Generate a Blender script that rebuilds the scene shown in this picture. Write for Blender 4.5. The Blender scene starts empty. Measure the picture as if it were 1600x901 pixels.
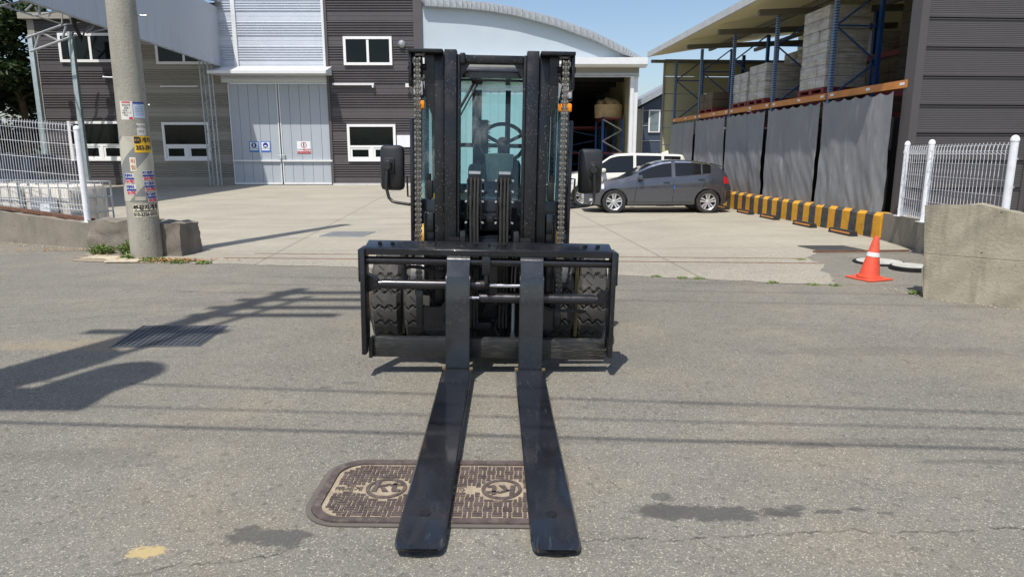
import bpy, bmesh, math, random
from mathutils import Vector, Matrix, noise
from math import sin, cos, pi, radians as rad
random.seed(7)
S = bpy.context.scene
C = S.collection

# ------------------------------------------------------------------ camera
CAM_H, PITCH, F = 1.6, rad(11.2), 1060.0
cd = bpy.data.cameras.new('camera'); cam = bpy.data.objects.new('camera', cd); C.objects.link(cam)
cd.sensor_width = 36; cd.lens = F / 1600 * 36; cd.clip_start = .05; cd.clip_end = 2000
cam.location = (0, 0, CAM_H); cam.rotation_euler = (pi / 2 - PITCH, 0, 0)
S.camera = cam
# ------------------------------------------------------------------ light
SUN_EL, SUN_AZ = rad(62), rad(21)          # shadows fall away from the camera and a little to the right
w = bpy.data.worlds.new('World'); S.world = w; w.use_nodes = True
nt = w.node_tree; nt.nodes.clear()
sky = nt.nodes.new('ShaderNodeTexSky'); sky.sky_type = 'NISHITA'; sky.sun_disc = False
sky.sun_elevation = SUN_EL; sky.sun_rotation = pi + SUN_AZ
sky.air_density = 1.0; sky.dust_density = 1.6; sky.ozone_density = 1.6
bg = nt.nodes.new('ShaderNodeBackground'); bg.inputs[1].default_value = .14
wo = nt.nodes.new('ShaderNodeOutputWorld')
nt.links.new(sky.outputs[0], bg.inputs[0]); nt.links.new(bg.outputs[0], wo.inputs[0])
ld = bpy.data.lights.new('sun', 'SUN'); ld.energy = 4.6; ld.angle = rad(.53); ld.color = (1, .955, .88)
sun = bpy.data.objects.new('sun', ld); C.objects.link(sun)
sdir = Vector((sin(SUN_AZ) * cos(SUN_EL), cos(SUN_AZ) * cos(SUN_EL), -sin(SUN_EL)))
sun.rotation_euler = sdir.to_track_quat('-Z', 'Y').to_euler(); sun.location = (0, 0, 20)
S.view_settings.view_transform = 'Standard'; S.view_settings.look = 'None'
S.view_settings.exposure = 0.12; S.view_settings.gamma = 1; S.view_settings.use_curve_mapping = False
S.cycles.max_bounces = 8; S.cycles.transparent_max_bounces = 16; S.cycles.caustics_reflective = False

# ------------------------------------------------------------------ helpers
def sr(r, g, b):
    f = lambda c: (c / 255 / 12.92) if c / 255 <= .04045 else ((c / 255 + .055) / 1.055) ** 2.4
    return (f(r), f(g), f(b), 1)
def ray(px, py):
    x = (px - 800) / F; y = (450.5 - py) / F
    return x, cos(PITCH) + y * sin(PITCH), -sin(PITCH) + y * cos(PITCH)
def W(px, py, Y):
    r = ray(px, py); t = Y / r[1]; return Vector((r[0] * t, Y, CAM_H + r[2] * t))

class MB:
    def __init__(s): s.bm = bmesh.new()
    def box(s, x0, x1, y0, y1, z0, z1, bev=0, M=None):
        g = bmesh.ops.create_cube(s.bm, size=1)
        vs = g['verts']
        for v in vs:
            v.co = Vector(((x0 + x1) / 2 + v.co.x * (x1 - x0), (y0 + y1) / 2 + v.co.y * (y1 - y0), (z0 + z1) / 2 + v.co.z * (z1 - z0)))
        if bev:
            es = list({e for v in vs for e in v.link_edges})
            r = bmesh.ops.bevel(s.bm, geom=es, offset=bev, segments=2, affect='EDGES', profile=.5)
            vs = list({v for f in r['faces'] for v in f.verts} | {v for v in vs if v.is_valid})
        if M is not None:
            for v in vs: v.co = M @ v.co
        return s
    def cyl(s, p0, p1, r0, r1=None, n=16, cap=True):
        p0 = Vector(p0); p1 = Vector(p1); r1 = r0 if r1 is None else r1
        d = (p1 - p0).normalized(); a = d.orthogonal().normalized(); b = d.cross(a)
        A = [s.bm.verts.new(p0 + (a * cos(2 * pi * i / n) + b * sin(2 * pi * i / n)) * r0) for i in range(n)]
        B = [s.bm.verts.new(p1 + (a * cos(2 * pi * i / n) + b * sin(2 * pi * i / n)) * r1) for i in range(n)]
        for i in range(n): s.bm.faces.new((A[i], A[(i + 1) % n], B[(i + 1) % n], B[i]))
        if cap: s.bm.faces.new(A[::-1]); s.bm.faces.new(B)
        return s
    def tube(s, pts, r, n=8):
        pts = [Vector(p) for p in pts]; rings = []; a = None
        for i, p in enumerate(pts):
            d = (pts[min(i + 1, len(pts) - 1)] - pts[max(i - 1, 0)]).normalized()
            a = d.orthogonal().normalized() if a is None else (a - d * a.dot(d)).normalized()
            b = d.cross(a)
            rings.append([s.bm.verts.new(p + (a * cos(2 * pi * k / n) + b * sin(2 * pi * k / n)) * r) for k in range(n)])
        for R0, R1 in zip(rings, rings[1:]):
            for k in range(n): s.bm.faces.new((R0[k], R0[(k + 1) % n], R1[(k + 1) % n], R1[k]))
        s.bm.faces.new(rings[0][::-1]); s.bm.faces.new(rings[-1])
        return s
    def bez(s, pts, r, n=8, k=6):
        P = [Vector(p) for p in pts]; out = []
        Q = [P[0]] + P + [P[-1]]
        for i in range(len(P) - 1):
            for j in range(k):
                t = j / k; p0, p1, p2, p3 = Q[i], Q[i + 1], Q[i + 2], Q[i + 3]
                out.append(.5 * ((2 * p1) + (p2 - p0) * t + (2 * p0 - 5 * p1 + 4 * p2 - p3) * t * t + (3 * p1 - p0 - 3 * p2 + p3) * t ** 3))
        out.append(P[-1]); return s.tube(out, r, n)
    def prism(s, poly, axis, lo, hi, holes=None):
        def mk(a, b, c): return Vector((c, a, b)) if axis == 'x' else Vector((a, c, b)) if axis == 'y' else Vector((a, b, c))
        A = [s.bm.verts.new(mk(a, b, lo)) for a, b in poly]; B = [s.bm.verts.new(mk(a, b, hi)) for a, b in poly]
        n = len(poly)
        for i in range(n): s.bm.faces.new((A[i], A[(i + 1) % n], B[(i + 1) % n], B[i]))
        s.bm.faces.new(A[::-1]); s.bm.faces.new(B)
        return s
    def quad(s, *p): s.bm.faces.new([s.bm.verts.new(Vector(q)) for q in p]); return s
    def grid(s, fn, nu, nv, cu=False, cv=False):
        V = [[s.bm.verts.new(Vector(fn(i, j))) for j in range(nv)] for i in range(nu)]
        for i in range(nu if cu else nu - 1):
            for j in range(nv if cv else nv - 1):
                s.bm.faces.new((V[i][j], V[(i + 1) % nu][j], V[(i + 1) % nu][(j + 1) % nv], V[i][(j + 1) % nv]))
        return V
    def lathe(s, prof, center, axis='x', n=32, closed=True):
        c = Vector(center)
        def fn(i, j):
            a = 2 * pi * i / n; r, h = prof[j]
            return c + (Vector((h, r * cos(a), r * sin(a))) if axis == 'x' else Vector((r * cos(a), r * sin(a), h)))
        s.grid(fn, n, len(prof), cu=True, cv=closed); return s
    def build(s, name, mat, parent=None, ang=35, smooth=True, M=None):
        if M is not None:
            for v in s.bm.verts: v.co = M @ v.co
        bmesh.ops.recalc_face_normals(s.bm, faces=s.bm.faces)
        me = bpy.data.meshes.new(name); s.bm.to_mesh(me); s.bm.free()
        if smooth:
            me.shade_smooth(); me.set_sharp_from_angle(angle=rad(ang))
        me.materials.append(mat)
        o = bpy.data.objects.new(name, me); C.objects.link(o)
        if parent: o.parent = parent
        return o
def tag(o, label=None, cat=None, group=None, kind=None):
    if label: o['label'] = label
    if cat: o['category'] = cat
    if group: o['group'] = group
    if kind: o['kind'] = kind
    return o
def thing(name, label, cat, loc=(0, 0, 0), rz=0, group=None):
    o = bpy.data.objects.new(name, None); C.objects.link(o); o.empty_display_size = .2
    o.location = loc; o.rotation_euler = (0, 0, rz)
    return tag(o, label, cat, group)
def kids(o): return [c for c in bpy.data.objects if c.parent is o]
def dup(o, loc, rz=None, label=None):
    r = o.copy(); C.objects.link(r); r.location = loc
    if rz is not None: r.rotation_euler = (0, 0, rz)
    if label: r['label'] = label
    for ch in kids(o):
        c = ch.copy(); C.objects.link(c); c.parent = r
        for g in kids(ch):
            d = g.copy(); C.objects.link(d); d.parent = c
    return r
def text(string, size, mat, parent=None, M=None, name='lettering', depth=.001, ax='CENTER', sx=1.0, bold=0):
    cu = bpy.data.curves.new('t', 'FONT'); cu.body = string; cu.size = size; cu.align_x = ax; cu.align_y = 'CENTER'
    cu.extrude = depth; cu.offset = bold; cu.resolution_u = 3
    t = bpy.data.objects.new('t', cu); C.objects.link(t)
    me = bpy.data.meshes.new_from_object(t.evaluated_get(bpy.context.evaluated_depsgraph_get()))
    bpy.data.objects.remove(t); bpy.data.curves.remove(cu)
    for v in me.vertices: v.co.x *= sx
    me.materials.clear(); me.materials.append(mat); me.name = name
    if M is not None:
        if callable(M):
            for v in me.vertices: v.co = M(v.co)
        else: me.transform(M)
    o = bpy.data.objects.new(name, me); C.objects.link(o)
    if parent: o.parent = parent
    return o

# ------------------------------------------------------------------ materials
class NT:
    def __init__(s, name):
        s.m = bpy.data.materials.new(name); s.m.use_nodes = True; s.t = s.m.node_tree
        s.b = s.t.nodes['Principled BSDF']; s.o = s.t.nodes['Material Output']; s.tc = s.n('ShaderNodeTexCoord')
    def n(s, k, **kw):
        x = s.t.nodes.new(k)
        for a, v in kw.items(): setattr(x, a, v)
        return x
    def l(s, a, b): s.t.links.new(a, b)
    def put(s, sock, v):
        if hasattr(v, 'is_linked') or hasattr(v, 'links'): s.l(v, sock)
        else: sock.default_value = v
    def math(s, op, a, b=0.0, clamp=False, c=None):
        x = s.n('ShaderNodeMath', operation=op, use_clamp=clamp); s.put(x.inputs[0], a); s.put(x.inputs[1], b)
        if c is not None: s.put(x.inputs[2], c)
        return x.outputs[0]
    def noise(s, scale, detail=4, rough=.55, vec=None, dist=0):
        x = s.n('ShaderNodeTexNoise'); x.inputs['Scale'].default_value = scale; x.inputs['Detail'].default_value = detail
        x.inputs['Roughness'].default_value = rough; x.inputs['Distortion'].default_value = dist
        s.l(vec or s.tc.outputs['Object'], x.inputs['Vector']); return x.outputs['Fac']
    def vor(s, scale, feature='F1', out='Distance', vec=None):
        x = s.n('ShaderNodeTexVoronoi', feature=feature); x.inputs['Scale'].default_value = scale
        s.l(vec or s.tc.outputs['Object'], x.inputs['Vector']); return x.outputs[out]
    def map(s, v, a, b, c=0.0, d=1.0):
        x = s.n('ShaderNodeMapRange'); s.put(x.inputs[0], v)
        for i, q in enumerate((a, b, c, d)): x.inputs[i + 1].default_value = q
        return x.outputs[0]
    def mix(s, f, a, b, mode='MIX'):
        x = s.n('ShaderNodeMix', data_type='RGBA', blend_type=mode); s.put(x.inputs[0], f); s.put(x.inputs[6], a); s.put(x.inputs[7], b)
        return x.outputs[2]
    def scaled(s, sx, sy, sz, loc=(0, 0, 0)):
        x = s.n('ShaderNodeMapping'); x.inputs['Scale'].default_value = (sx, sy, sz); x.inputs['Location'].default_value = loc
        s.l(s.tc.outputs['Object'], x.inputs['Vector']); return x.outputs[0]
    def xyz(s, vec=None):
        x = s.n('ShaderNodeSeparateXYZ'); s.l(vec or s.tc.outputs['Object'], x.inputs[0]); return x.outputs
    def bump(s, h, strength=.3, dist=.01):
        x = s.n('ShaderNodeBump'); x.inputs['Strength'].default_value = strength; x.inputs['Distance'].default_value = dist
        s.l(h, x.inputs['Height']); s.l(x.outputs[0], s.b.inputs['Normal'])
    def fin(s, col, rough=.6, metal=0.0, coat=0.0):
        s.put(s.b.inputs['Base Color'], col); s.put(s.b.inputs['Roughness'], rough); s.put(s.b.inputs['Metallic'], metal)
        s.b.inputs['Coat Weight'].default_value = coat; s.b.inputs['Coat Roughness'].default_value = .08
        return s.m
def c4(c, k=1.0): return (c[0] * k, c[1] * k, c[2] * k, 1)
def mat(name, col, rough=.6, metal=0.0, var=.18, vs=3.0, bump=0.0, bs=80, coat=0.0, dirt=None, streak=False):
    t = NT(name)
    vec = t.scaled(1, 1, .12) if streak else None
    n = t.noise(vs, 6, .6, vec)
    col2 = t.mix(t.map(n, .3, .7), c4(col, 1 - var), c4(col, 1 + var))
    if dirt:
        d = t.map(t.noise(vs * 2.3, 8, .7), .5, .72)
        col2 = t.mix(t.math('MULTIPLY', d, dirt[3] if len(dirt) > 3 else .5), col2, (dirt[0], dirt[1], dirt[2], 1))
    if bump: t.bump(t.noise(bs, 5, .6), bump, .01)
    r = t.map(t.noise(vs * 4, 4), .3, .7, max(rough - .08, .02), min(rough + .1, 1))
    return t.fin(col2, r, metal, coat)

def asphalt():
    t = NT('asphalt'); X, Y, Z = t.xyz()
    big = t.noise(.35, 4, .6); mid = t.noise(2.2, 6, .65); fine = t.noise(55, 3, .7)
    base = t.mix(t.map(big, .35, .65), sr(124, 121, 112), sr(138, 134, 124))
    base = t.mix(t.map(mid, .3, .75, 0, .6), base, sr(104, 102, 95))
    base = t.mix(t.map(t.noise(1.1, 6, .7, t.scaled(.35, 1.7, 1)), .52, .72, 0, .45), base, sr(96, 94, 89))
    # tan dust
    dust = t.math('MULTIPLY', t.map(t.noise(.9, 5, .6), .48, .7), .3)
    base = t.mix(dust, base, sr(158, 144, 118))
    # aggregate
    vc = t.n('ShaderNodeTexVoronoi', feature='F1'); vc.inputs['Scale'].default_value = 180
    t.l(t.tc.outputs['Object'], vc.inputs['Vector'])
    h = t.xyz(vc.outputs['Color'])
    base = t.mix(t.map(h[0], .0, 1, 0, .95), t.mix(.34, base, (.015, .015, .016, 1)), t.mix(.14, base, sr(190, 182, 165)))
    pale = t.math('GREATER_THAN', h[1], .95)
    base = t.mix(t.math('MULTIPLY', pale, .5), base, sr(205, 198, 182))
    vd = t.n('ShaderNodeTexVoronoi', feature='F1'); vd.inputs['Scale'].default_value = 42
    t.l(t.tc.outputs['Object'], vd.inputs['Vector']); hd = t.xyz(vd.outputs['Color'])
    base = t.mix(t.math('MULTIPLY', t.math('GREATER_THAN', hd[0], .95), .3), base, sr(60, 58, 56))
    # stains: dark oil and spots of their own (x, y, rx, ry, strength)
    wob = t.math('ADD', t.math('MULTIPLY', t.noise(5, 3, .6), .5), t.math('MULTIPLY', t.noise(19, 8, .75), .5))
    def blob(x, y, rx, ry, amt, col, b, soft=.25):
        dx = t.math('DIVIDE', t.math('SUBTRACT', X, x), rx); dy = t.math('DIVIDE', t.math('SUBTRACT', Y, y), ry)
        d = t.math('ADD', t.math('MULTIPLY', dx, dx), t.math('MULTIPLY', dy, dy))
        d = t.math('ADD', d, t.math('MULTIPLY', t.math('SUBTRACT', wob, .5), 9.0))
        return t.mix(t.map(d, 1 - soft, 1 + soft, amt, 0), b, col)
    dk = sr(80, 79, 77)
    for a in ((.92, 2.83, .34, .07, .85, dk), (1.30, 2.88, .05, .025, .7, dk), (1.45, 2.84, .06, .022, .75, dk), (1.58, 2.86, .04, .018, .7, dk), (1.22, 2.82, .04, .014, .6, dk), (1.70, 2.83, .035, .014, .6, dk), (.62, 2.85, .16, .05, .35, dk), (-1.05, 2.63, .17, .085, .8, dk),
              (.72, 2.98, .05, .03, .6, dk), (-1.5, 2.52, .08, .05, .75, sr(188, 166, 116)), (-1.3, 4.52, .05, .03, .6, dk), (-1.15, 4.62, .06, .03, .5, dk),
              (2.6, 3.35, .5, .03, .45, dk), (1.7, 3.55, .15, .03, .4, dk), (-3.6, 5.6, .8, .18, .25, sr(160, 140, 104)), (-3.2, 7.2, .5, .15, .3, sr(100, 97, 92)),
              (1.95, 3.62, .9, .035, .3, dk), (.5, 3.6, .5, .03, .25, dk), (-2.3, 3.4, .5, .1, .25, dk), (3.2, 5.4, 1.2, .12, .25, dk)):
        base = blob(*a, base)
    # cracks
    def crack(x0, x1, y0, slope, amp, b, wd=.006, sc=1.6, amt=.75):
        nn = t.noise(sc, 8, .7, t.scaled(1, .15, 1, (y0 * 3, 0, 0)))
        line = t.math('ADD', t.math('MULTIPLY', X, slope), t.math('ADD', t.math('MULTIPLY', t.math('SUBTRACT', nn, .5), amp), y0))
        d = t.math('ABSOLUTE', t.math('SUBTRACT', Y, line))
        m = t.map(d, wd * .5, wd * 1.5, amt, 0)
        m = t.math('MULTIPLY', m, t.math('MULTIPLY', t.math('GREATER_THAN', X, x0), t.math('LESS_THAN', X, x1)))
        m = t.math('MULTIPLY', m, t.map(t.noise(9, 3), .35, .6))
        return t.mix(m, b, sr(58, 55, 50))
    base = crack(.25, 4, 2.62, .035, .35, base)
    base = crack(-2.2, -.9, 2.75, .25, .4, base)
    base = crack(.2, 1.2, 3.9, -1.6, .5, base, .005, 2, .6)
    base = crack(-9, -3.4, 8.35, .42, .5, base, .014, .8, .55)
    base = crack(-8, -3.5, 9.4, .55, .5, base, .010, .9, .4)
    base = crack(-7, -2.0, 9.0, .36, .6, base, .02, .7, .3)
    t.bump(t.math('ADD', h[2], t.math('MULTIPLY', fine, .7)), .55, .006)
    t.fin(base, .85); t.b.inputs['Specular IOR Level'].default_value = .25
    return t.m
def yard_mat():
    t = NT('yard_concrete'); X, Y, Z = t.xyz()
    base = t.mix(t.map(t.noise(.5, 5, .6), .3, .7), sr(158, 152, 137), sr(176, 170, 153))
    base = t.mix(t.map(t.noise(.9, 8, .72, t.scaled(.35, 1.6, 1)), .48, .75, 0, .5), base, sr(132, 125, 113))
    base = t.mix(t.map(t.noise(7, 6, .7), .45, .8, 0, .35), base, sr(120, 114, 102))
    base = t.mix(t.map(t.noise(90, 3, .7), .35, .65, 0, .3), base, sr(112, 106, 96))
    # worn exposed strip near the road
    edge = t.map(Y, 10.2, 12.5, .55, 0)
    vc = t.xyz(t.vor(70, out='Color'))
    base = t.mix(t.math('MULTIPLY', edge, t.math('GREATER_THAN', vc[0], .55)), base, sr(112, 106, 98))
    arcd = t.math('SQRT', t.math('ADD', t.math('POWER', t.math('SUBTRACT', X, -6.0), 2.0), t.math('POWER', t.math('SUBTRACT', Y, 27.0), 2.0)))
    for r_ in (10.2, 11.8, 14.1):
        m = t.map(t.math('ABSOLUTE', t.math('SUBTRACT', arcd, r_)), .05, .16, .28, 0); base = t.mix(t.math('MULTIPLY', m, t.map(t.noise(1.3, 5), .42, .6)), base, sr(104, 99, 90))
    base = t.mix(t.map(t.noise(2.6, 7, .75), .60, .70, 0, .35), base, sr(112, 106, 95))
    # slab joints
    jx = t.math('ABSOLUTE', t.math('SUBTRACT', t.math('FRACT', t.math('DIVIDE', t.math('ADD', X, t.math('MULTIPLY', Y, .07)), 6.2)), .5))
    jy = t.math('ABSOLUTE', t.math('SUBTRACT', t.math('FRACT', t.math('DIVIDE', t.math('SUBTRACT', Y, t.math('MULTIPLY', X, .05)), 4.6)), .5))
    j = t.math('MINIMUM', jx, jy)
    base = t.mix(t.map(j, .0015, .004, .55, 0), base, sr(92, 86, 76))
    t.bump(t.noise(120, 4, .7), .3, .004)
    return t.fin(base, .85)
def paint_black(name='black_paint', col=(.006, .0062, .0075), spots=.5, rough=.32, scratch=False, coat=.12, wave=.06):
    t = NT(name)
    b = t.mix(t.map(t.noise(5, 5), .3, .7), c4(col, .8), c4(col, 1.35))
    b = t.mix(t.map(t.noise(9, 8, .7), .55, .8, 0, .3), b, sr(48, 47, 45))
    if spots:
        v = t.n('ShaderNodeTexVoronoi', feature='F1'); v.inputs['Scale'].default_value = 105
        t.l(t.tc.outputs['Object'], v.inputs['Vector'])
        cc = t.xyz(v.outputs['Color'])
        m = t.math('MULTIPLY', t.math('LESS_THAN', v.outputs['Distance'], t.map(cc[1], 0, 1, .08, .36)), t.math('GREATER_THAN', cc[0], .80 if spots > .5 else .88))
        m = t.math('MULTIPLY', m, t.map(t.noise(4, 3), .40, .56, 0, spots * .85))
        b = t.mix(m, b, sr(170, 168, 162))
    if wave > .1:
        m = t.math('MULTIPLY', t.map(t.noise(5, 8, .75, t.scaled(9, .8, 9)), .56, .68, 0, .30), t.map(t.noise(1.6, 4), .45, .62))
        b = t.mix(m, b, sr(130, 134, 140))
    if scratch:
        m = t.map(t.noise(9, 8, .75, t.scaled(1, 1, 14)), .5, .68, 0, .7)
        m = t.math('MULTIPLY', m, t.map(t.noise(2.2, 3), .4, .6))
        b = t.mix(m, b, sr(120, 116, 104))
    r = t.map(t.noise(7 if wave < .1 else 2.2, 6, .6), .35, .65, rough - .08, rough + .2)
    t.bump(t.noise(9, 4), wave, .01)
    return t.fin(b, r, 0, coat)
def glass_mat(name, tint, refl=.12, rough=.02, dust=0):
    t = NT(name); tr = t.n('ShaderNodeBsdfTransparent'); tr.inputs[0].default_value = tint
    gl = t.n('ShaderNodeBsdfGlossy'); gl.inputs['Roughness'].default_value = rough; gl.inputs[0].default_value = (.9, .95, 1, 1)
    fr = t.n('ShaderNodeFresnel'); fr.inputs[0].default_value = 1.5
    mx = t.n('ShaderNodeMixShader'); t.l(t.math('MULTIPLY', fr.outputs[0], refl, True), mx.inputs[0]); t.l(tr.outputs[0], mx.inputs[1]); t.l(gl.outputs[0], mx.inputs[2])
    if dust:
        df = t.n('ShaderNodeBsdfDiffuse'); df.inputs[0].default_value = (.55, .6, .62, 1); m2 = t.n('ShaderNodeMixShader')
        d = t.math('ADD', t.map(t.noise(6, 7, .7, t.scaled(1, 1, .45)), .5, .75, .015, dust), t.map(t.noise(60, 3, .6), .68, .74, 0, dust * .9))
        t.l(d, m2.inputs[0]); t.l(mx.outputs[0], m2.inputs[1]); t.l(df.outputs[0], m2.inputs[2]); mx = m2
    t.l(mx.outputs[0], t.o.inputs[0]); return t.m
def concrete_mat(name, a, b, stain=.5, seam=0):
    t = NT(name)
    base = t.mix(t.map(t.noise(1.7, 6, .65), .3, .7), a, b)
    st = t.noise(3.2, 6, .7, t.scaled(1.6, 1.6, .22))
    base = t.mix(t.map(st, .5, .74, 0, stain), base, c4(a, .42))
    base = t.mix(t.map(t.noise(14, 6, .7), .52, .75, 0, .4), base, c4(a, .5))
    pits = t.n('ShaderNodeTexVoronoi'); pits.inputs['Scale'].default_value = 13; t.l(t.tc.outputs['Object'], pits.inputs['Vector'])
    pc = t.xyz(pits.outputs['Color'])
    pm = t.math('MULTIPLY', t.math('LESS_THAN', pits.outputs['Distance'], t.map(pc[1], 0, 1, .03, .14)), t.math('GREATER_THAN', pc[0], .55))
    base = t.mix(t.math('MULTIPLY', pm, .75), base, sr(58, 53, 46))
    hgt = t.math('SUBTRACT', t.noise(30, 7, .7), t.math('MULTIPLY', pm, 1.2))
    if seam:
        Z = t.xyz()[2]; zz = t.math('ADD', Z, t.math('MULTIPLY', t.math('SUBTRACT', t.noise(4, 4), .5), .02))
        ln = t.map(t.math('ABSOLUTE', t.math('SUBTRACT', zz, seam)), .002, .006, 1, 0)
        base = t.mix(t.math('MULTIPLY', ln, .35), base, c4(a, .35)); hgt = t.math('SUBTRACT', hgt, ln)
        base = t.mix(t.math('MULTIPLY', t.map(t.noise(2.2, 7, .7, t.scaled(1, 1, .5)), .5, .66), t.map(Z, .55, 1.05, .0, .6)), base, c4(a, .38))
        base = t.mix(t.map(t.noise(5, 6, .7, t.scaled(2, 2, .12)), .56, .70, 0, .45), base, c4(a, .45))
    t.bump(hgt, .7, .014)
    return t.fin(base, .9)

m_asph = asphalt(); m_yard = yard_mat()
m_mast = paint_black('mast_paint', (.0045, .0046, .0056), .55, coat=.08)
m_blk = paint_black('carriage_paint', (.007, .0075, .010), .25, .26, coat=.3)
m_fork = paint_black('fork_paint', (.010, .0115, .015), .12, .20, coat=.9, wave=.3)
m_rod = mat('rod_paint', (.05, .048, .052), .28, .75, .15, 6, coat=.3)
m_bar = paint_black('scuffed_paint', (.012, .0125, .014), .15, .45, True)
m_cab = mat('cab_paint', (.009, .010, .016), .3, 0, .2, 4, coat=.4)
m_dk = mat('dark_steel', (.012, .012, .013), .55, .2)
m_rub = mat('rubber', (.02, .02, .021), .75, 0, .3, 6, dirt=(.10, .095, .08, .5))
m_tyre = mat('tyre_rubber', (.055, .053, .049), .9, 0, .3, 5, .4, 120, dirt=(.13, .12, .10, .6))
m_groove = mat('groove_rubber', (.015, .015, .015), .8)
m_chain = mat('chain_steel', (.22, .20, .17), .4, .6, .4, 30)
m_chrome = mat('chrome', (.75, .75, .78), .12, 1, .05)
m_ylw = mat('machine_yellow', sr(196, 146, 40), .5, 0, .25, 4, dirt=(.05, .04, .02, .8))
m_rimy = mat('rim_tan', sr(112, 98, 66), .8, 0, .35, 9, dirt=(.03, .026, .018, .9))
m_amber = mat('amber_lens', sr(255, 150, 10), .2, 0, .05); m_lens = mat('clear_lens', (.6, .62, .65), .1, .3, .05)
m_gl = glass_mat('cab_glass', (.82, .94, .93, 1), .7, dust=.30); m_glr = glass_mat('rear_glass', (.84, .96, .95, 1), .35)
m_win = mat('window_glass_dark', (.006, .009, .009), .04, 0, .3, .7)
m_win.node_tree.nodes['Principled BSDF'].inputs['Specular IOR Level'].default_value = .22
m_cgl = mat('car_glass', (.008, .009, .011), .05, 0, .1)
m_white = mat('white_frame', (.80, .80, .80), .45, 0, .03)
m_wpow = mat('white_powder_coat', (.78, .79, .82), .35, 0, .06, 4, dirt=(.45, .42, .36, .35))
m_galv = mat('galvanised_steel', (.42, .44, .46), .4, .5, .15, 8)
m_galvp = mat('galvanised_post', (.33, .40, .42), .5, .25, .15, 4)
m_char = mat('charcoal_cladding', sr(84, 80, 82), .5, .1, .06, .5)
m_greyc = mat('grey_cladding', sr(150, 146, 136), .55, .1, .06, .5)
m_whitec = mat('silver_cladding', (.62, .66, .72), .40, .25, .04, .5)
m_gab = mat('arch_gable_sheet', sr(178, 190, 198), .5, .1, .03, .4)
m_door = mat('door_panel', sr(172, 178, 186), .5, .1, .05, .6, streak=True)
m_fasc = mat('canopy_sheet', sr(176, 182, 192), .5, .1, .06, .3)
m_trim = mat('light_trim', (.72, .73, .74), .5, .1, .05)
m_trimd = mat('gutter_sheet', (.55, .56, .56), .5, .1, .1)
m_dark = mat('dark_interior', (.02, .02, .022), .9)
m_navy = mat('navy_panel', sr(58, 70, 88), .55, .1, .08)
m_conc = concrete_mat('old_concrete', sr(176, 168, 148), sr(146, 139, 122), .75, .5)
m_conc2 = concrete_mat('low_wall_concrete', sr(142, 134, 120), sr(122, 116, 106), .5)
m_rubble = concrete_mat('rubble_concrete', sr(138, 130, 118), sr(104, 99, 92), .6)
m_pole = concrete_mat('pole_concrete', sr(168, 163, 150), sr(146, 142, 132), .5)
m_rust = mat('rusty_iron', sr(112, 82, 66), .8, .2, .35, 14, .4, 90)
m_iron = mat('manhole_iron', sr(90, 80, 77), .65, .2, .35, 14, .4, 120, dirt=(.27, .22, .16, .6))
m_sand = mat('packed_sand', sr(156, 142, 122), .9, 0, .3, 9, .6, 140, dirt=(.17, .13, .09, .6))
m_cone = mat('cone_plastic', sr(222, 84, 58), .55, 0, .15, 6, dirt=(.20, .08, .05, .6)); m_refl = mat('cone_band', (.7, .7, .7), .3, 0, .1)
m_blue = mat('rack_blue', sr(38, 76, 132), .45, .1, .1); m_orange = mat('rack_orange', sr(196, 128, 62), .5, 0, .15, 3)
m_red = mat('pallet_red', sr(120, 44, 40), .6, 0, .2)
m_cream = mat('cream_panel', sr(190, 187, 152), .6, 0, .06, 1)
m_soff = mat('soffit_panel', sr(222, 214, 172), .6, 0, .06, .6)
m_purl = mat('grey_purlin', sr(110, 108, 100), .6, .1, .1)
m_gabd = mat('dark_gable_panel', sr(88, 84, 84), .45, .2, .05, .7)
m_box = mat('brown_cardboard', sr(92, 78, 62), .85, 0, .2, 2)
m_cloth = mat('tan_sackcloth', sr(196, 168, 126), .9, 0, .15, 6)
m_carp = mat('graphite_paint', (.095, .10, .122), .25, .6, .04, 1, coat=1.0)
m_vanp = mat('cream_white_paint', (.74, .72, .64), .3, 0, .03, 1, coat=1.0)
m_suvp = mat('black_car_paint', (.008, .008, .010), .2, 0, .1, 1, coat=1.0)
m_alloy = mat('alloy_rim', (.68, .69, .71), .3, .7, .05)
m_tail = mat('tail_lamp_red', (.55, .01, .015), .15, 0, .05, coat=1)
m_plast = mat('black_plastic', (.018, .018, .019), .38, 0, .2, coat=.2)
m_leaf = None
def leafmat(name, a, b):
    t = NT(name); oi = t.n('ShaderNodeNewGeometry')
    col = t.mix(oi.outputs['Random Per Island'], a, b)
    t.fin(col, .55); t.b.inputs['Subsurface Weight'].default_value = 0
    tl = t.n('ShaderNodeBsdfTranslucent'); t.l(col, tl.inputs[0]); mx = t.n('ShaderNodeMixShader'); mx.inputs[0].default_value = .25
    t.l(t.b.outputs[0], mx.inputs[1]); t.l(tl.outputs[0], mx.inputs[2]); t.l(mx.outputs[0], t.o.inputs[0]); return t.m
m_leafd = leafmat('dark_leaves', (.012, .028, .010, 1), (.05, .09, .022, 1))
m_weed = leafmat('weed_leaves', (.07, .13, .025, 1), (.22, .28, .07, 1))
m_straw = leafmat('dry_litter', sr(196, 150, 96), sr(140, 96, 58))
m_bark = mat('bark', sr(96, 84, 70), .9, 0, .3, 6)

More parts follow.
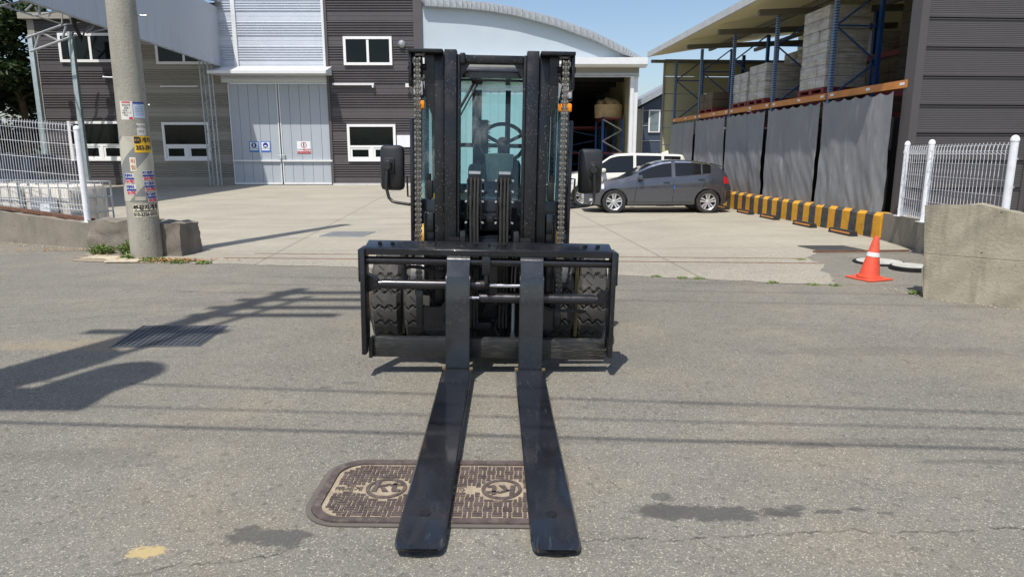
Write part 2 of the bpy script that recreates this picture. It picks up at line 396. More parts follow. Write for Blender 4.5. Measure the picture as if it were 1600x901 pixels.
# ------------------------------------------------------------------ ground
GH = [(-3.50, 6.23), (-2.69, 6.23), (-2.65, 5.55), (-3.39, 5.51)]       # drain opening in the road
b = MB(); OUT = [(-300, 700), (300, 700), (300, -200), (-300, -200)]
for i in range(4):
    j = (i + 1) % 4
    b.quad((*OUT[i], 0), (*OUT[j], 0), (*GH[j], 0), (*GH[i], 0))
tag(b.build('road', m_asph, smooth=False), kind='structure')
yard = [(-60, 30), (-14.3, 14.7), (-7.3, 11.95), (-6.2, 10.9), (-5.3, 10.25), (-4.76, 9.97), (-3.5, 9.84), (-2.2, 9.62), (-.4, 9.33), (1.38, 8.99), (2.9, 8.58), (3.6, 8.36), (4.05, 8.27),
        (4.22, 8.7), (4.38, 9.5), (4.62, 9.95), (4.6, 10.5), (5.0, 11.08), (6.75, 11.17), (7.0, 13), (9.6, 13.4), (40, 16), (40, 90), (-60, 90)]
from mathutils.geometry import tessellate_polygon
yy_ = []
for k, p in enumerate(yard):
    yy_.append(p)
    if 3 <= k <= 16:                                   # broken edge towards the road
        q = yard[k + 1]; L = math.hypot(q[0] - p[0], q[1] - p[1]); n = max(2, int(L / .09)); nx_, ny_ = -(q[1] - p[1]) / L, (q[0] - p[0]) / L
        for j in range(1, n):
            t = j / n; x = p[0] + (q[0] - p[0]) * t; y = p[1] + (q[1] - p[1]) * t; d = .07 * noise.noise(Vector((x * 2.3, y * 2.3, 1))) + .05 * noise.noise(Vector((x * 8, y * 8, 4)))
            yy_.append((x + nx_ * d, y + ny_ * d))
yard = yy_
b = MB(); vs = [b.bm.verts.new((x, y, .004)) for x, y in yard]
for t3 in tessellate_polygon([[Vector((x, y, 0)) for x, y in yard]]): b.bm.faces.new([vs[k] for k in t3])
tag(b.build('yard', m_yard, smooth=False), kind='structure')
b = MB()
b.grid(lambda i, j: ((380 + 60 * j) * cos(2 * pi * i / 120), (380 + 60 * j) * sin(2 * pi * i / 120) + 20, (-2, 12 + 7 * noise.noise(Vector((cos(2 * pi * i / 120) * 4, sin(2 * pi * i / 120) * 4, 2))), -3)[j]), 120, 3, cu=True)
tag(b.build('hills', mat('wooded_hills', (.03, .05, .02), .9, 0, .4, .05), smooth=True), kind='structure')
# sandy verge round the pole base
b = MB(); cx, cy = -5.95, 10.42
pts = []
for i in range(40):
    a = 2 * pi * i / 40; r = .78 + .5 * noise.noise(Vector((cos(a) * 2, sin(a) * 2, 3)))
    pts.append(b.bm.verts.new((cx + cos(a) * 1.15 * r, cy + sin(a) * .42 * r - .15 * cos(a), .008)))
b.bm.faces.new(pts); tag(b.build('verge', m_sand, smooth=False), kind='structure')

# drain in the road
dr = thing('storm_drain', 'square steel bar grating set in the asphalt road at left', 'drain', (0, 0, 0))
b = MB()
for i in range(4):
    j = (i + 1) % 4; b.quad((*GH[i], -.002), (*GH[j], -.002), (*GH[j], -.5), (*GH[i], -.5))
b.quad(*[(*p, -.5) for p in GH]); b.build('pit', m_dark, dr, smooth=False)
def bil(u, v):
    a = Vector(GH[0]).lerp(Vector(GH[1]), u); c = Vector(GH[3]).lerp(Vector(GH[2]), u); return a.lerp(c, v)
b = MB()
for k in range(17):
    for (p, q) in ((bil(k / 16, 0), bil(k / 16, 1)),):
        b.cyl((p.x, p.y, .0), (q.x, q.y, .0), .007, n=4)
for k in range(15):
    p, q = bil(0, k / 14), bil(1, k / 14); b.cyl((p.x, p.y, .002), (q.x, q.y, .002), .010 if k in (0, 14) else .006, n=4)
b.build('grating', mat('grating_steel', (.20, .21, .23), .45, .7), dr)

# manhole cover
mh = thing('manhole_cover', 'long rounded iron manhole cover with kt lettering under the forks', 'manhole cover', (-.335, 3.03, .004), rad(-1.0))
def rrect(hx, hy, r, n=8):
    out = []
    for cx, cy, a0 in ((hx - r, hy - r, 0), (-hx + r, hy - r, 90), (-hx + r, -hy + r, 180), (hx - r, -hy + r, 270)):
        for i in range(n + 1):
            a = rad(a0 + 90 * i / n); out.append((cx + r * cos(a), cy + r * sin(a)))
    return out
def ring(b, o, i, z0, z1):
    n = len(o)
    for k in range(n):
        l = (k + 1) % n
        b.quad((*o[k], z1), (*o[l], z1), (*i[l], z1), (*i[k], z1)); b.quad((*o[k], z0), (*o[l], z0), (*o[l], z1), (*o[k], z1))
        b.quad((*i[k], z0), (*i[l], z0), (*i[l], z1), (*i[k], z1))
b = MB(); ring(b, rrect(.585, .305, .16), rrect(.545, .265, .125), 0, .012); b.build('frame', m_iron, mh, smooth=False)
b = MB(); ring(b, rrect(.615, .330, .19), rrect(.587, .307, .162), 0, .004); b.build('sealing_joint', mat('joint_grout', sr(96, 90, 84), .9), mh, smooth=False)
b = MB(); b.bm.faces.new([b.bm.verts.new((x, y, .003)) for x, y in rrect(.544, .264, .125)]); b.build('cover_plate', m_sand, mh, smooth=False)
LOG = [(-.275, .01), (.285, .01)]
def inside(x, y, m=0):
    if abs(x) > .535 - m or abs(y) > .256 - m: return False
    dx = abs(x) - (.535 - .11); dy = abs(y) - (.256 - .11)
    if dx > 0 and dy > 0 and math.hypot(dx, dy) > .105 - m: return False
    for lx, ly in LOG:
        if math.hypot(x - lx, y - ly) < .102 + m: return False
    if abs(y) < .028 and (x < -.37 or abs(x) < .17): return False
    return True
b = MB(); u = .0185; cs = u * 2.45
for i in range(-13, 14):
    for j in range(-7, 8):
        x, y = i * cs, j * cs; hw = cs * .5
        if (i + j) % 2 == 0: bars = [(x - hw * .80, x - hw * .16, y - hw * .95, y + hw * .95), (x + hw * .18, x + hw * .80, y - hw * .95, y + hw * .95)]
        else: bars = [(x - hw * .98, x + hw * .98, y - hw * .70, y - hw * .2), (x - hw * .98, x + hw * .98, y + hw * .24, y + hw * .74)]
        for bx in bars:
            xa, xb, ya, yb = bx; xm, ym = (xa + xb) / 2, (ya + yb) / 2
            alts = [[bx], [(xa, xm, ya, yb), (xm, xb, ya, yb)]] if xb - xa > yb - ya else [[bx], [(xa, xb, ya, ym), (xa, xb, ym, yb)]]
            for alt in alts:
                ok = [q for q in alt if all(inside(px, py, .001) for px in q[:2] for py in q[2:])]
                for q in ok: b.box(*q, .003, .0085)
                if ok: break
b.build('raised_pattern', m_iron, mh, smooth=False)
for q, (lx, ly) in enumerate(LOG):
    b = MB(); o = [(lx + .098 * cos(a * pi / 24), ly + .098 * sin(a * pi / 24)) for a in range(48)]; i = [(lx + .08 * cos(a * pi / 24), ly + .08 * sin(a * pi / 24)) for a in range(48)]
    ring(b, o, i, .003, .009); b.build('logo_ring', m_iron, mh, smooth=False)
    R = Matrix.Translation((lx, ly + (.012 if q == 0 else -.012), .006)) @ Matrix.Rotation(pi * q, 4, 'Z')
    b = MB()
    for poly in ([(-.066, -.046), (-.042, -.046), (-.036, .052), (-.058, .052)], [(-.041, -.004), (-.028, .012), (.012, .030), (.0, .010)], [(-.034, .006), (-.020, .010), (.014, -.046), (-.014, -.046)],
                 [(.026, -.030), (.046, -.028), (.046, .044), (.026, .036)], [(.012, .010), (.072, .014), (.074, .028), (.012, .024)], [(.026, -.030), (.034, -.046), (.066, -.044), (.070, -.028), (.046, -.028)]):
        b.prism([(x * 1.02, y) for x, y in poly], 'z', -.002, .004)
    b.build('logo_letters', m_iron, mh, smooth=False, M=R)
    text('TELECOM', .022, m_iron, mh, Matrix.Translation((lx, ly + (.115 if q == 0 else -.115), .005)) @ Matrix.Rotation(pi * q, 4, 'Z'), 'small_letters', .002)
text('㈜세계', .048, m_iron, mh, Matrix.Translation((-.455, 0, .005)), 'foundry_letters', .002)
text('신호', .045, m_iron, mh, Matrix.Translation((.07, 0, .005)) @ Matrix.Rotation(pi, 4, 'Z'), 'foundry_letters', .002)

# yard rails, grates, round covers
def strip(name, a, c, wd, z0, z1, m, label, cat, group=None):
    a = Vector((*a, 0)); c = Vector((*c, 0)); L = (c - a).length
    M = Matrix.Translation(a) @ Matrix.Rotation(math.atan2(c.y - a.y, c.x - a.x), 4, 'Z')
    b = MB(); b.box(0, L, -wd / 2, wd / 2, z0, z1); o = b.build(name, m, M=M, smooth=False)
    return tag(o, label, cat, group)
m_rail = mat('rail_steel', sr(150, 130, 112), .6, .4, .25, 9)
strip('gate_rail', (-4.2, 10.98), (4.55, 10.42), .022, .0, .014, m_rail, 'flat sliding gate rail in the concrete, the one farther from the road', 'rail')
strip('gate_rail', (-4.5, 10.5), (4.62, 9.96), .028, .0, .016, m_rail, 'flat sliding gate rail in the concrete, the one nearer the road', 'rail')
strip('angle_iron', (4.98, 11.12), (6.62, 11.22), .035, .0, .035, m_rust, 'rusty raised steel angle on the slab edge behind the traffic cone', 'steel edge')
m_silt = mat('drain_silt', sr(112, 107, 95), .9, 0, .3, 12)
def flat_grate(x0, x1, y0, y1, label, nx, ny, sk=0, mp=None, mg=None):
    r = thing('yard_drain', label, 'drain', (0, 0, 0))
    b = MB(); b.quad((x0, y0, .0065), (x1, y0, .0065), (x1 + sk, y1, .0065), (x0 + sk, y1, .0065)); b.build('pit', mp or m_silt, r, smooth=False)
    b = MB()
    for k in range(nx + 1):
        x = x0 + (x1 - x0) * k / nx; b.cyl((x, y0, .012), (x + sk, y1, .012), .008, n=4)
    for k in range(ny + 1):
        y = y0 + (y1 - y0) * k / ny; b.cyl((x0 + sk * k / ny, y, .012), (x1 + sk * k / ny, y, .012), .008, n=4)
    b.build('grating', mg or m_galv, r)
flat_grate(-3.8, -2.95, 13.3, 14.1, 'small square grating in the yard left of the forklift', 9, 8, .1)
flat_grate(5.15, 5.95, 11.35, 11.9, 'square dark grating in the yard near the striped barrier end', 10, 7, -.1, m_dk, mat('grey_grating', (.12, .12, .12), .6, .3))
for x, y, r_, h, lb in ((5.5, 10.05, .36, .03, 'large pale round manhole lid behind the traffic cone'), (5.62, 9.45, .27, .06, 'smaller dark rimmed round lid beside the concrete wall')):
    t_ = thing('round_lid', lb, 'manhole cover', (x, y, 0))
    b = MB(); b.lathe([(0, h), (r_ * .93, h), (r_, h - .012), (r_, 0), (0, 0)], (0, 0, 0), 'z', 40, False); b.build('rim', m_dk, t_)
    b = MB(); b.lathe([(0, h + .006), (r_ * .86, h + .004), (r_ * .88, h - .004), (0, h - .004)], (0, 0, 0), 'z', 40, False); b.build('lid', mat('lid_concrete', sr(172, 172, 164), .85, 0, .2, 8, .3), t_)

# ------------------------------------------------------------------ factory at the back (front face at Y = 36)
FY = 36.0
def ribbed(b, x0, x1, z0, z1, y, top=8.13, per=1.165, zone=.72, ribs=6, d=.055):
    """horizontal cladding: bands of trapezoid ribs and flat bands with a shallow joint"""
    pts = []
    k = -4
    while top - k * per > z0 - per:
        zt = top - k * per
        for r in range(ribs):
            p = zone / ribs; z = zt - r * p
            pts += [(z, 0), (z - p * .28, -d), (z - p * .52, -d), (z - p * .8, 0)]
        zf = zt - zone; pts += [(zf, 0), (zf - .02, 0), (zf - .03, -.012), (zt - per + .24, -.012), (zt - per + .23, 0), (zt - per + .215, 0), (zt - per + .205, -.012), (zt - per + .02, -.012), (zt - per + .01, 0)]
        k += 1
    pts = [(z, o) for z, o in pts if z0 < z < z1]
    pts = [(z1, 0)] + pts + [(z0, 0)]
    for (za, oa), (zb, ob) in zip(pts, pts[1:]):
        b.quad((x0, y + oa, za), (x1, y + oa, za), (x1, y + ob, zb), (x0, y + ob, zb))
def wall_part(name, x0, x1, z0, z1, y, m, parent, depth=.3, **k):
    b = MB(); ribbed(b, x0, x1, z0, z1, y, **k); b.box(x0, x1, y + .02, y + depth, z0, z1)
    return b.build(name, m, parent, smooth=False)
def window(parent, x0, x1, z0, z1, y, kind, yg=None):
    t = .13
    b = MB(); yo = y - .12
    b.box(x0, x1, yo, y, z0, z0 + t); b.box(x0, x1, yo, y, z1 - t, z1); b.box(x0, x0 + t, yo, y, z0 + t, z1 - t); b.box(x1 - t, x1, yo, y, z0 + t, z1 - t)
    if kind == 'slide':
        xm = (x0 + x1) / 2; b.box(xm - .06, xm + .06, yo + .02, y, z0 + t, z1 - t)
    else:
        zm = z0 + (z1 - z0) * .40; b.box(x0 + t, x1 - t, yo + .005, y, zm - .05, zm + .06); xm = (x0 + x1) / 2
        b.box(xm - .08, xm + .08, yo + .005, y, z0 + t, zm - .05)
        for a, c in ((x0 + t, xm - .08), (xm + .08, x1 - t)):
            q = .10; b.box(a, c, yo + .03, y, z0 + t, z0 + t + q); b.box(a, c, yo + .03, y, zm - .05 - q, zm - .05); b.box(a, a + q, yo + .03, y, z0 + t + q, zm - .05 - q); b.box(c - q, c, yo + .03, y, z0 + t + q, zm - .05 - q)
    f = b.build('window', m_white, parent, smooth=False)
    b = MB(); b.box(x0 + t * .6, x1 - t * .6, y - .085, y - .07, z0 + t * .6, z1 - t * .6); b.build('pane', m_win, f, smooth=False)
    return f

fw = thing('factory_wing', 'charcoal ribbed cladding wing of the factory behind the left fence', 'factory', (0, 0, 0))
wall_part('wall', -24.0, -19.5, 0, 8.2, FY, m_char, fw)
b = MB(); b.box(-24.35, -24.0, FY - .05, FY + 6, 0, 8.3); b.build('corner_trim', m_greyc, fw, smooth=False)
window(fw, -22.85, -19.7, 6.15, 7.55, FY, 'slide'); window(fw, -22.9, -19.6, 1.25, 3.25, FY, 'low')
b = MB(); b.box(-24.6, -19.5, FY - .3, FY + 6, 8.2, 8.5); b.build('roof', m_greyc, fw, smooth=False)
gs = thing('factory_middle', 'grey ribbed factory wall in the shade under the canopy', 'factory', (0, 0, 0))
wall_part('wall', -19.5, -14.85, 0, 9.0, FY, m_greyc, gs)
window(gs, -18.0, -15.2, 6.05, 7.3, FY, 'slide'); window(gs, -18.05, -15.6, 1.25, 3.2, FY, 'low')
b = MB(); b.box(-17.9, -16.0, FY - .16, FY - .06, 4.94, 5.0); b.build('tube_lamp', m_white, gs, smooth=False)
# silver section with the double door
fd = thing('factory_entrance', 'silver ribbed factory front with awning above tall grey double doors', 'factory', (0, 0, 0))
wall_part('wall', -14.85, -9.3, 5.3, 11, FY, m_whitec, fd)
b = MB(); b.box(-14.85, -9.3, FY, FY + .3, 5.16, 5.3)
for x in (-13.95, -9.45): b.box(x - .10, x + .10, FY - .10, FY - .03, 5.9, 11)
b.build('trim', m_trim, fd, smooth=False)
wall_part('side_wall', -14.85, -14.55, 0, 5.16, FY, m_greyc, fd)
b = MB()
b.prism([(FY - 1.25, 5.62), (FY - 1.25, 5.48), (FY - .04, 5.50), (FY - .04, 5.95)], 'x', -15.0, -9.15); b.build('awning', m_trim, fd, smooth=False)
for i, (a, c) in enumerate(((-14.5, -12.0), (-11.93, -9.33))):
    b = MB(); n = 5
    for k in range(n):
        xa = a + (c - a) * k / n; xb = a + (c - a) * (k + 1) / n
        for za, zb in ((.12, 1.25), (1.25, 5.1)): b.box(xa + .008, xb - .008, FY - .06, FY + .05, za + .004, zb - .004)
    d = b.build('door', m_door, fd, smooth=False)
    b = MB(); b.box(a, c, FY + .06, FY + .1, .05, 5.12); b.build('backing', m_dk, d, smooth=False)
    b = MB(); b.box(a, c, FY - .16, FY - .065, 1.21, 1.3); b.box(a, c, FY - .10, FY - .062, .04, .13); b.box(a, a + .05, FY - .10, FY - .062, .13, 5.12); b.box(c - .05, c, FY - .10, FY - .062, .13, 5.12)
    b.build('rail', m_trim, d, smooth=False)
    if i == 0:
        b = MB(); b.cyl((-12.2, FY - .2, 1.52), (-11.75, FY - .2, 1.52), .025, n=8); b.box(-11.82, -11.77, FY - .2, FY - .06, 1.38, 1.56); b.build('bolt', m_galv, d)
def facing(x, y, z): return Matrix.Translation((x, y, z)) @ Matrix.Rotation(pi / 2, 4, 'X')
m_sblue = mat('sign_blue', sr(40, 110, 190), .5, 0, .05); m_sred = mat('sign_red', sr(176, 50, 56), .5, 0, .05); m_ink = mat('ink_black', (.02, .02, .025), .6); m_navyink = mat('ink_navy', sr(20, 40, 130), .5)
m_paper = mat('paper_white', (.75, .77, .80), .6, 0, .05)
def disc(b, x, y, z, r, ri=0, n=24, ym=.004):
    for k in range(n):
        a0, a1 = 2 * pi * k / n, 2 * pi * (k + 1) / n
        if ri: b.quad((x + r * cos(a0), y, z + r * sin(a0)), (x + r * cos(a1), y, z + r * sin(a1)), (x + ri * cos(a1), y, z + ri * sin(a1)), (x + ri * cos(a0), y, z + ri * sin(a0)))
        else: b.bm.faces.new([b.bm.verts.new(p) for p in ((x, y, z), (x + r * cos(a0), y, z + r * sin(a0)), (x + r * cos(a1), y, z + r * sin(a1)))])
def door_sign(x0, x1, z0, z1, red, lb, txt):
    y = FY - .075; s = thing('safety_sign', lb, 'sign', (0, 0, 0), 0, 'safety signs on the factory doors')
    b = MB(); b.box(x0, x1, y, y + .01, z0, z1); b.build('board', m_paper if red else m_sblue, s, smooth=False)
    cx = (x0 + x1) / 2
    if red:
        b = MB(); b.box(x0, x1, y - .004, y, z0, z0 + .12); b.build('band', m_sred, s, smooth=False)
        b = MB(); disc(b, cx, y - .003, z1 - .19, .15, .115); b.build('emblem', m_sred, s, smooth=False)
        b = MB(); disc(b, cx, y - .003, z1 - .12, .03); b.box(cx - .03, cx + .03, y - .005, y - .002, z1 - .27, z1 - .155); b.build('figure', m_ink, s, smooth=False)
        text('관계자외', .085, m_ink, s, facing(cx - .17, y - .004, z0 + .19)); text('출입금지', .11, m_sred, s, facing(cx + .16, y - .004, z0 + .19), bold=.003)
        text('AUTHORIZED PERSONNEL ONLY', .05, m_paper, s, facing(cx, y - .007, z0 + .06))
    else:
        b = MB(); b.box(x0 + .04, x1 - .04, y - .004, y, z0 + .08, z1 - .04); b.build('panel', m_paper, s, smooth=False)
        b = MB(); disc(b, cx, y - .006, z1 - .2, .135); b.build('emblem', m_navyink, s, smooth=False)
        b = MB(); b.box(cx - .04, cx + .03, y - .009, y - .007, z1 - .28, z1 - .12) if '모' in txt else b.box(cx - .07, cx + .06, y - .009, y - .007, z1 - .27, z1 - .2); b.build('figure', m_paper, s, smooth=False)
        text(txt, .085, m_ink, s, facing(cx, y - .006, z0 + .17))
door_sign(-13.62, -13.12, 1.70, 2.24, False, 'blue bordered safety sign on the double door, leftmost of the three', '안전모 착용')
door_sign(-13.02, -12.52, 1.70, 2.24, False, 'blue bordered safety sign on the double door, middle of the three', '안전화 착용')
door_sign(-11.14, -10.44, 1.62, 2.24, True, 'white and red no entry sign on the right door leaf', '')
# dark block
fb = thing('factory_block', 'charcoal ribbed two storey factory block with white framed windows', 'factory', (0, 0, 0))
wall_part('wall', -9.3, -4.95, .1, 11, FY - .05, m_char, fb)
b = MB(); b.box(-4.95, -4.5, FY - .1, FY + 8, 0, 11); b.box(-9.42, -9.28, FY - .14, FY + .2, 0, 11); b.build('corner_trim', m_char, fb, smooth=False)
b = MB(); b.box(-9.35, -4.5, FY - .16, FY, 0, .1); b.build('plinth', m_trimd, fb, smooth=False)
window(fb, -8.5, -6.05, 6.0, 7.38, FY - .05, 'slide'); window(fb, -8.5, -6.0, 1.22, 3.1, FY - .05, 'low')
b = MB(); b.box(-9.1, -7.0, FY - .28, FY - .12, 5.02, 5.12); b.box(-7.1, -7.02, FY - .3, FY - .08, 4.9, 5.02); b.build('awning_rail', m_trim, fb, smooth=False)
b = MB(); b.lathe([(.0, 0), (.17, 0), (.19, .05), (.15, .14), (.06, .22), (0, .22)], (0, 0, 0), 'z', 24, False)
o = b.build('wall_lamp', m_galv, None, M=Matrix.Translation((-5.55, FY - .08, 7.02)) @ Matrix.Rotation(pi / 2, 4, 'X')); tag(o, 'round silver lamp on the charcoal wall right of the upper window', 'lamp')
fl = thing('flood_lamp', 'small white flood lamp on the charcoal wall above the lower window', 'lamp', (-5.3, FY - .08, 5.0))
b = MB(); b.box(-.09, .09, -.3, -.2, -.09, .09); b.build('housing', m_trim, fl, smooth=False)
b = MB(); b.box(-.02, .02, -.2, .05, -.02, .02); b.build('arm', m_galv, fl, smooth=False)
b = MB(); b.box(-5.95, -5.0, FY - .13, FY - .10, 1.95, 2.55); tag(b.build('notice_board', m_paper, smooth=False), 'blank white board on the charcoal wall behind the mirror', 'board')

# arch roofed warehouse
aw = thing('arch_warehouse', 'pale arch roofed warehouse with wide open dark entrance', 'warehouse', (0, 0, 0))
arc = [(-4.5, 9.36)] + [(W(px, py, FY).x, W(px, py, FY).z) for px, py in ((664, -1), (723, 2.5), (765, 7), (806, 14), (866, 30), (925, 51), (972, 74), (1001, 91))]
inner = [(x, z - .38) for x, z in arc[:-1]] + [(6.25, 6.3)]
b = MB(); b.prism([(-4.5, 6.25)] + [(x, z) for x, z in inner if z > 6.26] + [(6.3, 6.25)], 'y', FY, FY + .2); b.build('gable', m_gab, aw, smooth=False)
b = MB()
for (p, q), (r, s_) in zip(zip(arc, arc[1:]), zip(inner, inner[1:])):
    n = 6
    for k in range(n):
        L = lambda a, c, t: (a[0] + (c[0] - a[0]) * t, a[1] + (c[1] - a[1]) * t)
        a0, a1, i0, i1 = L(p, q, k / n), L(p, q, (k + 1) / n), L(r, s_, k / n), L(r, s_, (k + 1) / n)
        yy = FY - .35
        b.quad((a0[0], yy, a0[1]), (a1[0], yy, a1[1]), (i1[0], yy, i1[1]), (i0[0], yy + .05, i0[1]))
        b.quad((a0[0], yy, a0[1]), (a1[0], yy, a1[1]), (a1[0], FY + 14, a1[1]), (a0[0], FY + 14, a0[1]))
        b.quad((i0[0], yy, i0[1]), (i1[0], yy, i1[1]), (i1[0], FY + .1, i1[1]), (i0[0], FY + .1, i0[1]))
b.build('roof', m_galv, aw, smooth=False)
b = MB(); b.prism([(FY - .75, 6.30), (FY - .75, 5.98), (FY - .6, 5.88), (FY, 5.88), (FY, 6.38)], 'x', -4.48, 6.75); b.build('gutter', m_trim, aw, smooth=False)
b = MB(); b.box(-4.48, 6.45, FY - .12, FY + .1, 5.62, 5.88); b.build('lintel', m_greyc, aw, smooth=False)
b = MB()
for z in (5.43, 5.50, 5.57): b.box(1.18, 6.45, FY - .2, FY + .05, z, z + .045)
b.build('shutter_roll', m_trimd, aw, smooth=False)
b = MB(); b.box(6.02, 6.2, FY - .2, FY + .1, 0, 5.43); b.box(6.2, 6.42, FY - .1, FY + .3, 0, 5.43); b.build('door_jamb', m_trim, aw, smooth=False)
b = MB(); b.box(1.18, 1.35, FY - .2, FY + .1, 0, 5.43); b.build('door_jamb', m_trim, aw, smooth=False)
b = MB(); b.box(-4.48, 1.18, FY - .08, FY + .2, 0, 5.62)
for k in range(13): b.box(-4.4 + k * .42, -4.06 + k * .42, FY - .1, FY - .08, .1, 5.6)
b.build('front_wall', m_gab, aw, smooth=False)
b = MB(); b.box(6.2, 6.4, FY + .3, 52, 0, 6.0); b.build('side_wall', m_cream, aw, smooth=False)
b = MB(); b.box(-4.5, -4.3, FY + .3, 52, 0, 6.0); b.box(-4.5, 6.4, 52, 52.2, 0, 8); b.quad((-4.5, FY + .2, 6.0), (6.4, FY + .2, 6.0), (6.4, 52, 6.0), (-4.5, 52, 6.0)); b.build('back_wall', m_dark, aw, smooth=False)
b = MB()
for y in range(39, 52, 3): b.box(-4.3, 6.2, y, y + .12, 5.5, 5.75)
for x in (-1.5, 2, 5): b.box(x, x + .08, 37, 52, 5.75, 5.85)
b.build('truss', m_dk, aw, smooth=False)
for (y, x0, x1, hgt, lb) in ((38.0, 4.95, 6.0, 3.55, 'blue pallet rack frame just inside the open warehouse'), (41.5, 2.8, 5.6, 3.2, 'blue pallet rack deeper in the dark warehouse')):
    r = thing('pallet_rack', lb, 'rack', (0, 0, 0), 0, 'racks inside the arch warehouse')
    for x in (x0, x1):
        b = MB(); b.box(x - .06, x + .06, y, y + .12, 0, hgt); b.build('upright', m_blue, r, smooth=False)
        b = MB(); b.box(x - .06, x + .06, y + 3, y + 3.12, 0, hgt); b.build('upright', m_blue, r, smooth=False)
    b = MB()
    for k in range(3):
        za, zb = hgt - k * 1.15 - .1, hgt - (k + 1) * 1.15 - .1
        zm = (za + zb) / 2
        b.cyl((x0, y - .02, za), (x1, y - .02, zm), .035, n=6); b.cyl((x1, y - .02, zm), (x0, y - .02, zb), .035, n=6)
    b.build('brace', m_galv if y < 40 else m_blue, r)
    b = MB()
    for z in (hgt - .1, 1.6): b.box(x0, x1, y, y + .06, z, z + .1); b.box(x0, x1, y + 3, y + 3.06, z, z + .1); b.box(x0 - .05, x0, y, y + 3, z, z + .1)
    b.build('beam', m_red, r, smooth=False)
tb = thing('cardboard_bin', 'round brown board bin with tan cloth on the blue warehouse rack', 'bin', (5.35, 38.9, 3.56))
b = MB(); b.lathe([(0, 0), (.74, 0), (.78, .7), (.74, .7), (.70, .1), (0, .1)], (0, 0, 0), 'z', 28, False); b.build('drum', m_cloth, tb)
b = MB()
def clo(i, j):
    a = 2 * pi * i / 28; r = .72 * (1 - j / 7); h = .7 + .38 * (j / 7) ** .6 + .16 * noise.noise(Vector((cos(a) * r * 4, sin(a) * r * 4, 1.3))) * (j > 0) + .12 * noise.noise(Vector((cos(a) * r * 11, sin(a) * r * 11, 5)))
    return (r * cos(a), r * sin(a), h)
b.grid(clo, 28, 8, cu=True); b.build('cloth', m_cloth, tb, 20)
b = MB(); random.seed(3)
for k in range(9):
    x, z = 5.2 + random.random() * .7, .25 + random.random() * 1.2
    b.lathe([(0, -.22), (.16, -.15), (.22, 0), (.16, .16), (0, .2)], (x, 37.6 + random.random() * .4, z), 'z', 8, False)
tag(b.build('blue_sacks', mat('blue_sheet', sr(30, 70, 150), .5), None, 60), 'heap of blue sacks under the rack in the warehouse entrance', 'sacks')

# small dark blue building between
sb = thing('blue_building', 'small dark blue panelled building between warehouse and storage shed', 'building', (0, 0, 0))
b = MB(); y = 38.0
b.prism([(6.9, 0), (6.9, 4.05), (10.4, 5.95), (10.4, 0)], 'y', y, y + 10); b.build('wall', m_navy, sb, smooth=False)
b = MB()
for z in (.8, 1.5, 2.3, 3.1, 3.9): b.box(7.1, 10.3, y - .03, y - .002, z, z + .02)
b.build('panel_joint', m_trimd, sb, smooth=False)
b = MB(); b.box(6.45, 7.05, y - .06, y + .1, 0, 4.0); b.box(7.05, 7.12, y - .1, y, 0, 4.1); b.build('pilaster', m_greyc, sb, smooth=False)
b = MB(); b.prism([(6.6, 4.0), (6.6, 4.35), (10.6, 6.45), (10.6, 6.1)], 'y', y - .5, y + 10); b.build('roof', m_galv, sb, smooth=False)
b = MB(); b.box(7.42, 8.05, y - .08, y - .035, 2.75, 3.95); f = b.build('window', m_white, sb, smooth=False)
b = MB(); b.box(7.5, 7.97, y - .10, y - .081, 2.83, 3.87); b.build('pane', mat('pale_pane', sr(110, 125, 130), .1, 0, .3, 2), f, smooth=False)

# ------------------------------------------------------------------ canopy in front of the factory
cp = thing('yard_canopy', 'large grey sheet canopy reaching out from the factory wall behind the pole', 'canopy', (0, 0, 0))
X0, Y0, X1, Y1 = -13.72, 17.0, -14.68, 35.9
b = MB()
for k in range(26):
    f0, f1 = k / 26, (k + 1) / 26
    for q in range(3):
        g0, g1 = f0 + (f1 - f0) * q / 3, f0 + (f1 - f0) * (q + 1) / 3
        pa = (X0 + (X1 - X0) * g0, Y0 + (Y1 - Y0) * g0); pb = (X0 + (X1 - X0) * g1, Y0 + (Y1 - Y0) * g1)
        oa, ob = (.025 if q == 1 else 0), (.025 if q == 0 else 0)
        b.quad((pa[0] + oa, pa[1], 5.92), (pb[0] + ob, pb[1], 5.92), (pb[0] + ob - .1, pb[1], 8.75), (pa[0] + oa - .1, pa[1], 8.75))
        b.quad((pa[0] + oa - .1, pa[1], 8.75), (pb[0] + ob - .1, pb[1], 8.75), (pb[0] + ob - .9, pb[1], 9.15), (pa[0] + oa - .9, pa[1], 9.15))
b.box(-.06, .0, 0, 1, 0, 1, M=Matrix.Translation((X0 - .02, Y0, 5.9)) @ Matrix(((1, (X1 - X0), 0, 0), (0, (Y1 - Y0), 0, 0), (0, 0, 2.85, 0), (0, 0, 0, 1))))
b.build('fascia', m_fasc, cp, smooth=False)
b = MB(); b.prism([(-21.65, 10.3), (-21.65, 10.15), (X0 - .8, 9.0), (X0 - .8, 9.2)], 'y', 17.0, 35.9); b.build('roof', m_fasc, cp, smooth=False)
b = MB(); n = 12
P = [(X0 + (X1 - X0) * k / n - .16, Y0 + (Y1 - Y0) * k / n) for k in range(n + 1)]
for z in (5.95, 6.6): b.cyl((P[0][0], P[0][1], z), (P[-1][0], P[-1][1], z), .03, n=6)
for k in range(n): b.cyl((*P[k], 5.95), (*P[k + 1], 6.6), .018, n=5); b.cyl((*P[k + 1], 5.95), (*P[k + 1], 6.6), .018, n=5)
b.build('edge_truss', m_galvp, cp)
b = MB(); xs = (-15.35, -14.95); ys = (34.9, 35.35)
for x in xs:
    for y in ys: b.cyl((x, y, 0), (x - .05, y, 6.3), .035, n=8)
